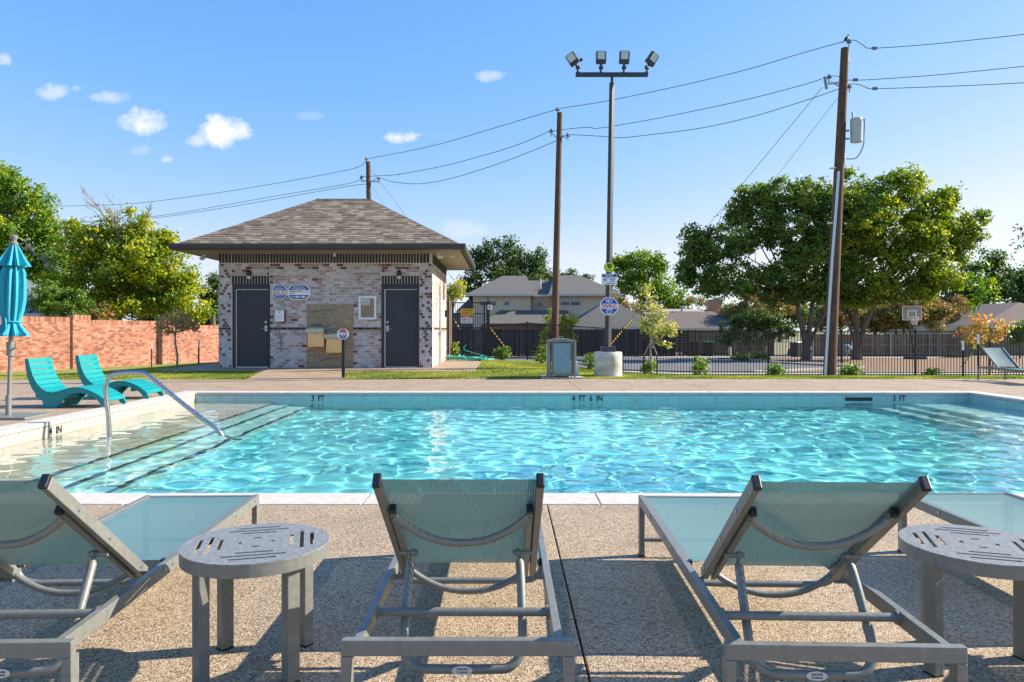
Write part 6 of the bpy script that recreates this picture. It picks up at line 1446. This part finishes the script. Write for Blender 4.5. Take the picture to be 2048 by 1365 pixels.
# behind the oaks and right edge
tree('crape_myrtle', 'reddish crape myrtle behind the left oak trunk', 'tree', 1500, 660, 60, 640, .08, [(1500,612,50,22),(1545,618,38,22),(1470,622,30,14),(1520,600,30,14)], LF['myrtle'], leaf=.2, dens=1.2, seed=34, sp=.5)
tree('crape_myrtle', 'reddish crape myrtle between the oak trunks', 'tree', 1680, 670, 52, 650, .08, [(1680,630,40,34),(1650,640,26,26),(1700,615,30,26)], LF['myrtle'], leaf=.17, dens=1.1, seed=35, sp=.42)
tree('crape_myrtle', 'rust coloured crape myrtle behind the basketball hoop', 'tree', 1800, 675, 52, 655, .10, [(1790,630,55,36),(1850,620,42,36),(1760,645,35,24),(1875,640,26,28),(1820,600,50,24)], LF['myrtle'], leaf=.17, dens=1.15, seed=36, sp=.42, stems=[-.4,.3])
tree('oak_tree', 'dark green tree beyond the right live oak', 'tree', 1955, 660, 68, 600, .3, [(1950,560,50,40),(2000,560,45,42),(1930,600,50,34),(2040,570,40,40),(1900,590,30,30),(1980,520,30,24),(2020,610,60,30),(2090,560,60,50)], LF['dark'], leaf=.27, dens=.95, seed=37, sp=.75, tb=-.05)
tree('grey_shrub', 'grey leafless looking shrub beside the rust coloured myrtle', 'shrub', 1915, 670, 56, 650, .06, [(1918,612,22,26),(1905,640,22,24)], LF['brown'], leaf=.13, dens=1.0, seed=38, sp=.4, tall=-.25)
tree('small_dark_tree', 'small dark spreading tree in front of the rail fence', 'tree', 1508, 712, 43, 690, .06, [(1500,645,48,20),(1540,655,45,20),(1470,660,35,18),(1520,635,34,16),(1570,668,30,13),(1500,675,55,14),(1455,680,22,10)], LF['dark'], leaf=.13, dens=1.1, seed=39, sp=.34, stems=[-.3,.25], tb=-.1)
tree('ground_shrub', 'low bright green ground shrub at the foot of the dark tree', 'shrub', 1508, 724, 40.5, 722, .03, [(1490,716,26,9),(1520,716,20,8)], LF['shrub'], leaf=.12, dens=1.6, seed=40, sp=.25)
tree('yellow_shrub', 'green and yellow shrub against the right low house', 'shrub', 2040, 690, 46, 680, .06, [(2045,668,22,24),(2075,660,30,34)], LF['shrub'], leaf=.14, dens=1.2, seed=41, sp=.35)
tree('young_tree', 'slim yellow green young tree left of the middle pole behind the iron fence', 'tree', 1090, 718, 40, 690, .03, [(1098,650,8,22),(1103,632,6,14),(1095,675,12,18)], LF['yellow'], leaf=.13, dens=1.2, seed=42, sp=.28, tb=.12)
tree('young_tree', 'slim yellow green young tree right of the middle pole behind the iron fence', 'tree', 1133, 718, 40, 690, .03, [(1136,660,18,18),(1129,635,8,18),(1148,640,7,18),(1135,680,20,12)], LF['yellow'], leaf=.13, dens=1.2, seed=43, sp=.28, tb=.15)
# far trees beyond the houses close the view
for k, (px, py, rx, ry, lab) in enumerate(((1440,628,60,28,'far dark tree behind the brown roofed house'),(1560,625,60,34,'far dark tree behind the left live oak'),(1660,628,60,34,'far dark tree seen under the left live oak crown'),(1750,628,60,34,'far dark tree seen under the right live oak crown'),(1850,622,60,40,'far dark tree behind the rust coloured myrtle'),(1950,622,60,40,'far dark tree behind the low right house'),(2060,620,60,40,'far dark tree at the right edge'),(1345,632,50,24,'far dark tree right of the bright green tree'),(1200,632,45,16,'far dark tree behind the tan house roof'),(60,620,80,36,'far dark tree behind the metal roof house'),(180,622,80,36,'far dark tree behind the yellow tree'),(320,625,70,34,'far dark tree between yellow tree and bath house'),(415,630,30,20,'far dark tree low beside the bath house'))):
    tree('distant_tree', lab, 'tree', px, 662, 105+3*(k%4), 650, .3, [(px,py,rx*.7,ry),(px-rx*.5,py+8,rx*.5,ry*.7),(px+rx*.5,py+6,rx*.5,ry*.75)], LF['dark'], leaf=.5, dens=.75, seed=70+k, sp=1.2)
# young staked trees inside the iron fence
yb_ = 23.6
tree('young_tree', 'staked young tree with pale autumn leaves right of the light pole', 'tree', 1303, 745, yb_, 680, .035,
     [(1312,652,36,26),(1285,650,20,18),(1335,655,20,18),(1303,620,22,24),(1298,590,14,22),(1320,628,16,18),(1345,662,12,12),(1290,578,9,12),(1318,690,18,10)], LF['young'], leaf=.11, dens=1.1, cat_dense=False, seed=50, sp=.24, per=17, bark=M_BARKP, fill=.4)
tree('young_tree', 'staked young tree with green top and orange lower leaves at right', 'tree', 1958, 752, yb_, 640, .035,
     [(1962,672,38,24),(1990,665,22,18),(1935,670,20,16),(1958,640,26,16),(2010,655,14,16)], LF['autumn'], leaf=.11, dens=1.1, cat_dense=False, seed=51, sp=.24, per=17, bark=M_BARKP, fill=.4, tb=.15)
yt = tree('young_tree_top', 'x', 'tree', 1958, 752, yb_, 600, .02, [(1960,585,26,26),(1980,570,18,20),(1945,560,16,24),(1965,535,12,18),(1995,595,14,12),(1955,612,24,12)], LF['green'], leaf=.11, dens=1.1, cat_dense=False, seed=52, sp=.24, per=17, bark=M_BARKP, fill=.4, tb=.1)
par = [o for o in bpy.data.objects if o.get('label','').startswith('staked young tree with green top')][0]
for ch in list(yt.children):
    if ch.name.startswith('foliage'): ch.parent = par; ch.name = 'green_crown'
    else: bpy.data.objects.remove(ch)
bpy.data.objects.remove(yt)
def lean_stake(px0, py0, px1, py1, Y, label):
    a, b = at(px0, py0, Y), at(px1, py1, Y); t = thing('support_stake', label, 'tree stake', b, group='pale timber support stakes')
    MB().tube([a-b, Vector((0,0,0))], .018, 6).build('stake_pole', M_BARKP, t)
lean_stake(1301,684,1288,712,yb_-.3,'pale leaning stake left of the pale autumn tree'); lean_stake(1304,684,1314,710,yb_-.3,'pale leaning stake right of the pale autumn tree')
for px, l_ in ((1288,'left'),(1314,'right')):
    p = Vector(((px-CX)*(yb_-.3)/F, yb_-.3, 0)); p.z = g(p.x, p.y); tag(MB().box(p.x-.02,p.x+.02,p.y-.015,p.y+.015,p.z-.1,CH-(711-HY)*(yb_-.3)/F).build('ground_stake', M_BLACKM), 'dark ground stake %s of the pale autumn tree' % l_, 'tree stake', 'metal tree stakes')
lean_stake(1946,705,1922,735,yb_-.3,'pale leaning stake left of the orange leaved tree')
stake(1926, 754, 682, 'dark white tipped stake left of the orange leaved tree'); stake(1956.5, 755, 669, 'white tipped stake at the trunk of the orange leaved tree')
# shrubs along the fence
def bush(px, pyb, w, h, label, m='shrub', Y=None, seed=60, tb=0):
    p = gp(px, pyb) if Y is None else Vector(((px-CX)*Y/F, Y, g((px-CX)*Y/F, Y)))
    tree('shrub', label, 'shrub', px, pyb, p.y, pyb-h*.5, .02, [(px,pyb-h*.5,w*.42,h*.42),(px-w*.15,pyb-h*.35,w*.3,h*.3),(px+w*.18,pyb-h*.6,w*.25,h*.3)], LF[m], leaf=.10, dens=1.9, seed=seed, sp=.2, per=16, group='small shrubs along the iron fence', tb=tb)
bush(1005, 722, 34, 32, 'first small shrub right of the iron gate', Y=28.6, seed=61); bush(1083, 732, 26, 44, 'upright shrub just left of the litter bin', Y=26.6, seed=62, tb=.1); bush(1181, 740, 26, 36, 'shrub between litter bin and concrete base', Y=25.0, seed=63)
bush(1300, 747, 34, 26, 'low shrub at the foot of the pale autumn tree', Y=23.7, seed=64, tb=.1); bush(1400, 752, 30, 40, 'shrub standing alone left of centre between oak and light pole', Y=23.4, seed=65, tb=.1)
bush(1550, 755, 34, 28, 'round shrub left of the transformer pole', Y=23.2, seed=66); bush(1701, 756, 38, 32, 'spreading shrub right of the transformer pole', Y=23.2, seed=67, tb=.1); bush(1864, 756, 32, 18, 'lowest shrub near the orange leaved tree', Y=23.2, seed=68)
bush(908, 718, 16, 34, 'thin upright plant at the bath house corner', Y=27.5, seed=69, tb=.15)
# overhanging twig at the right edge
bt = MB(); rnd = random.Random(3); A_ = at(2120,440,20); leafP = []
ob = thing('overhanging_branch', 'bare twigs with few dark leaves hanging in at right edge', 'branch', A_)
tips = []
for (px, py) in ((2030,458),(2022,490),(2036,505),(2012,515),(2040,475)):
    e = at(px, py, 20)-A_; bt.tube([Vector((0,0,0)), e*.5+Vector((0,0,.12)), e], [.012,.007,.003], 5); tips.append(e)
bt.build('twigs', M_TWIG, ob, recalc=False)
rng = np.random.default_rng(5); Q = []
for e in tips:
    for k in range(9):
        c = np.array(e*rng.uniform(.75,1.02))+rng.normal(0,.06,3); a = rng.normal(size=3); a /= np.linalg.norm(a); b_ = np.cross(a, rng.normal(size=3)); b_ /= np.linalg.norm(b_); s_ = .07; Q.append([c-a*s_, c+b_*s_*.4, c+a*s_, c-b_*s_*.4])
quads_mesh('leaves', np.array(Q), LF['dark'], ob, tint=np.full(len(Q), .3))
print('LEAVES', NL)
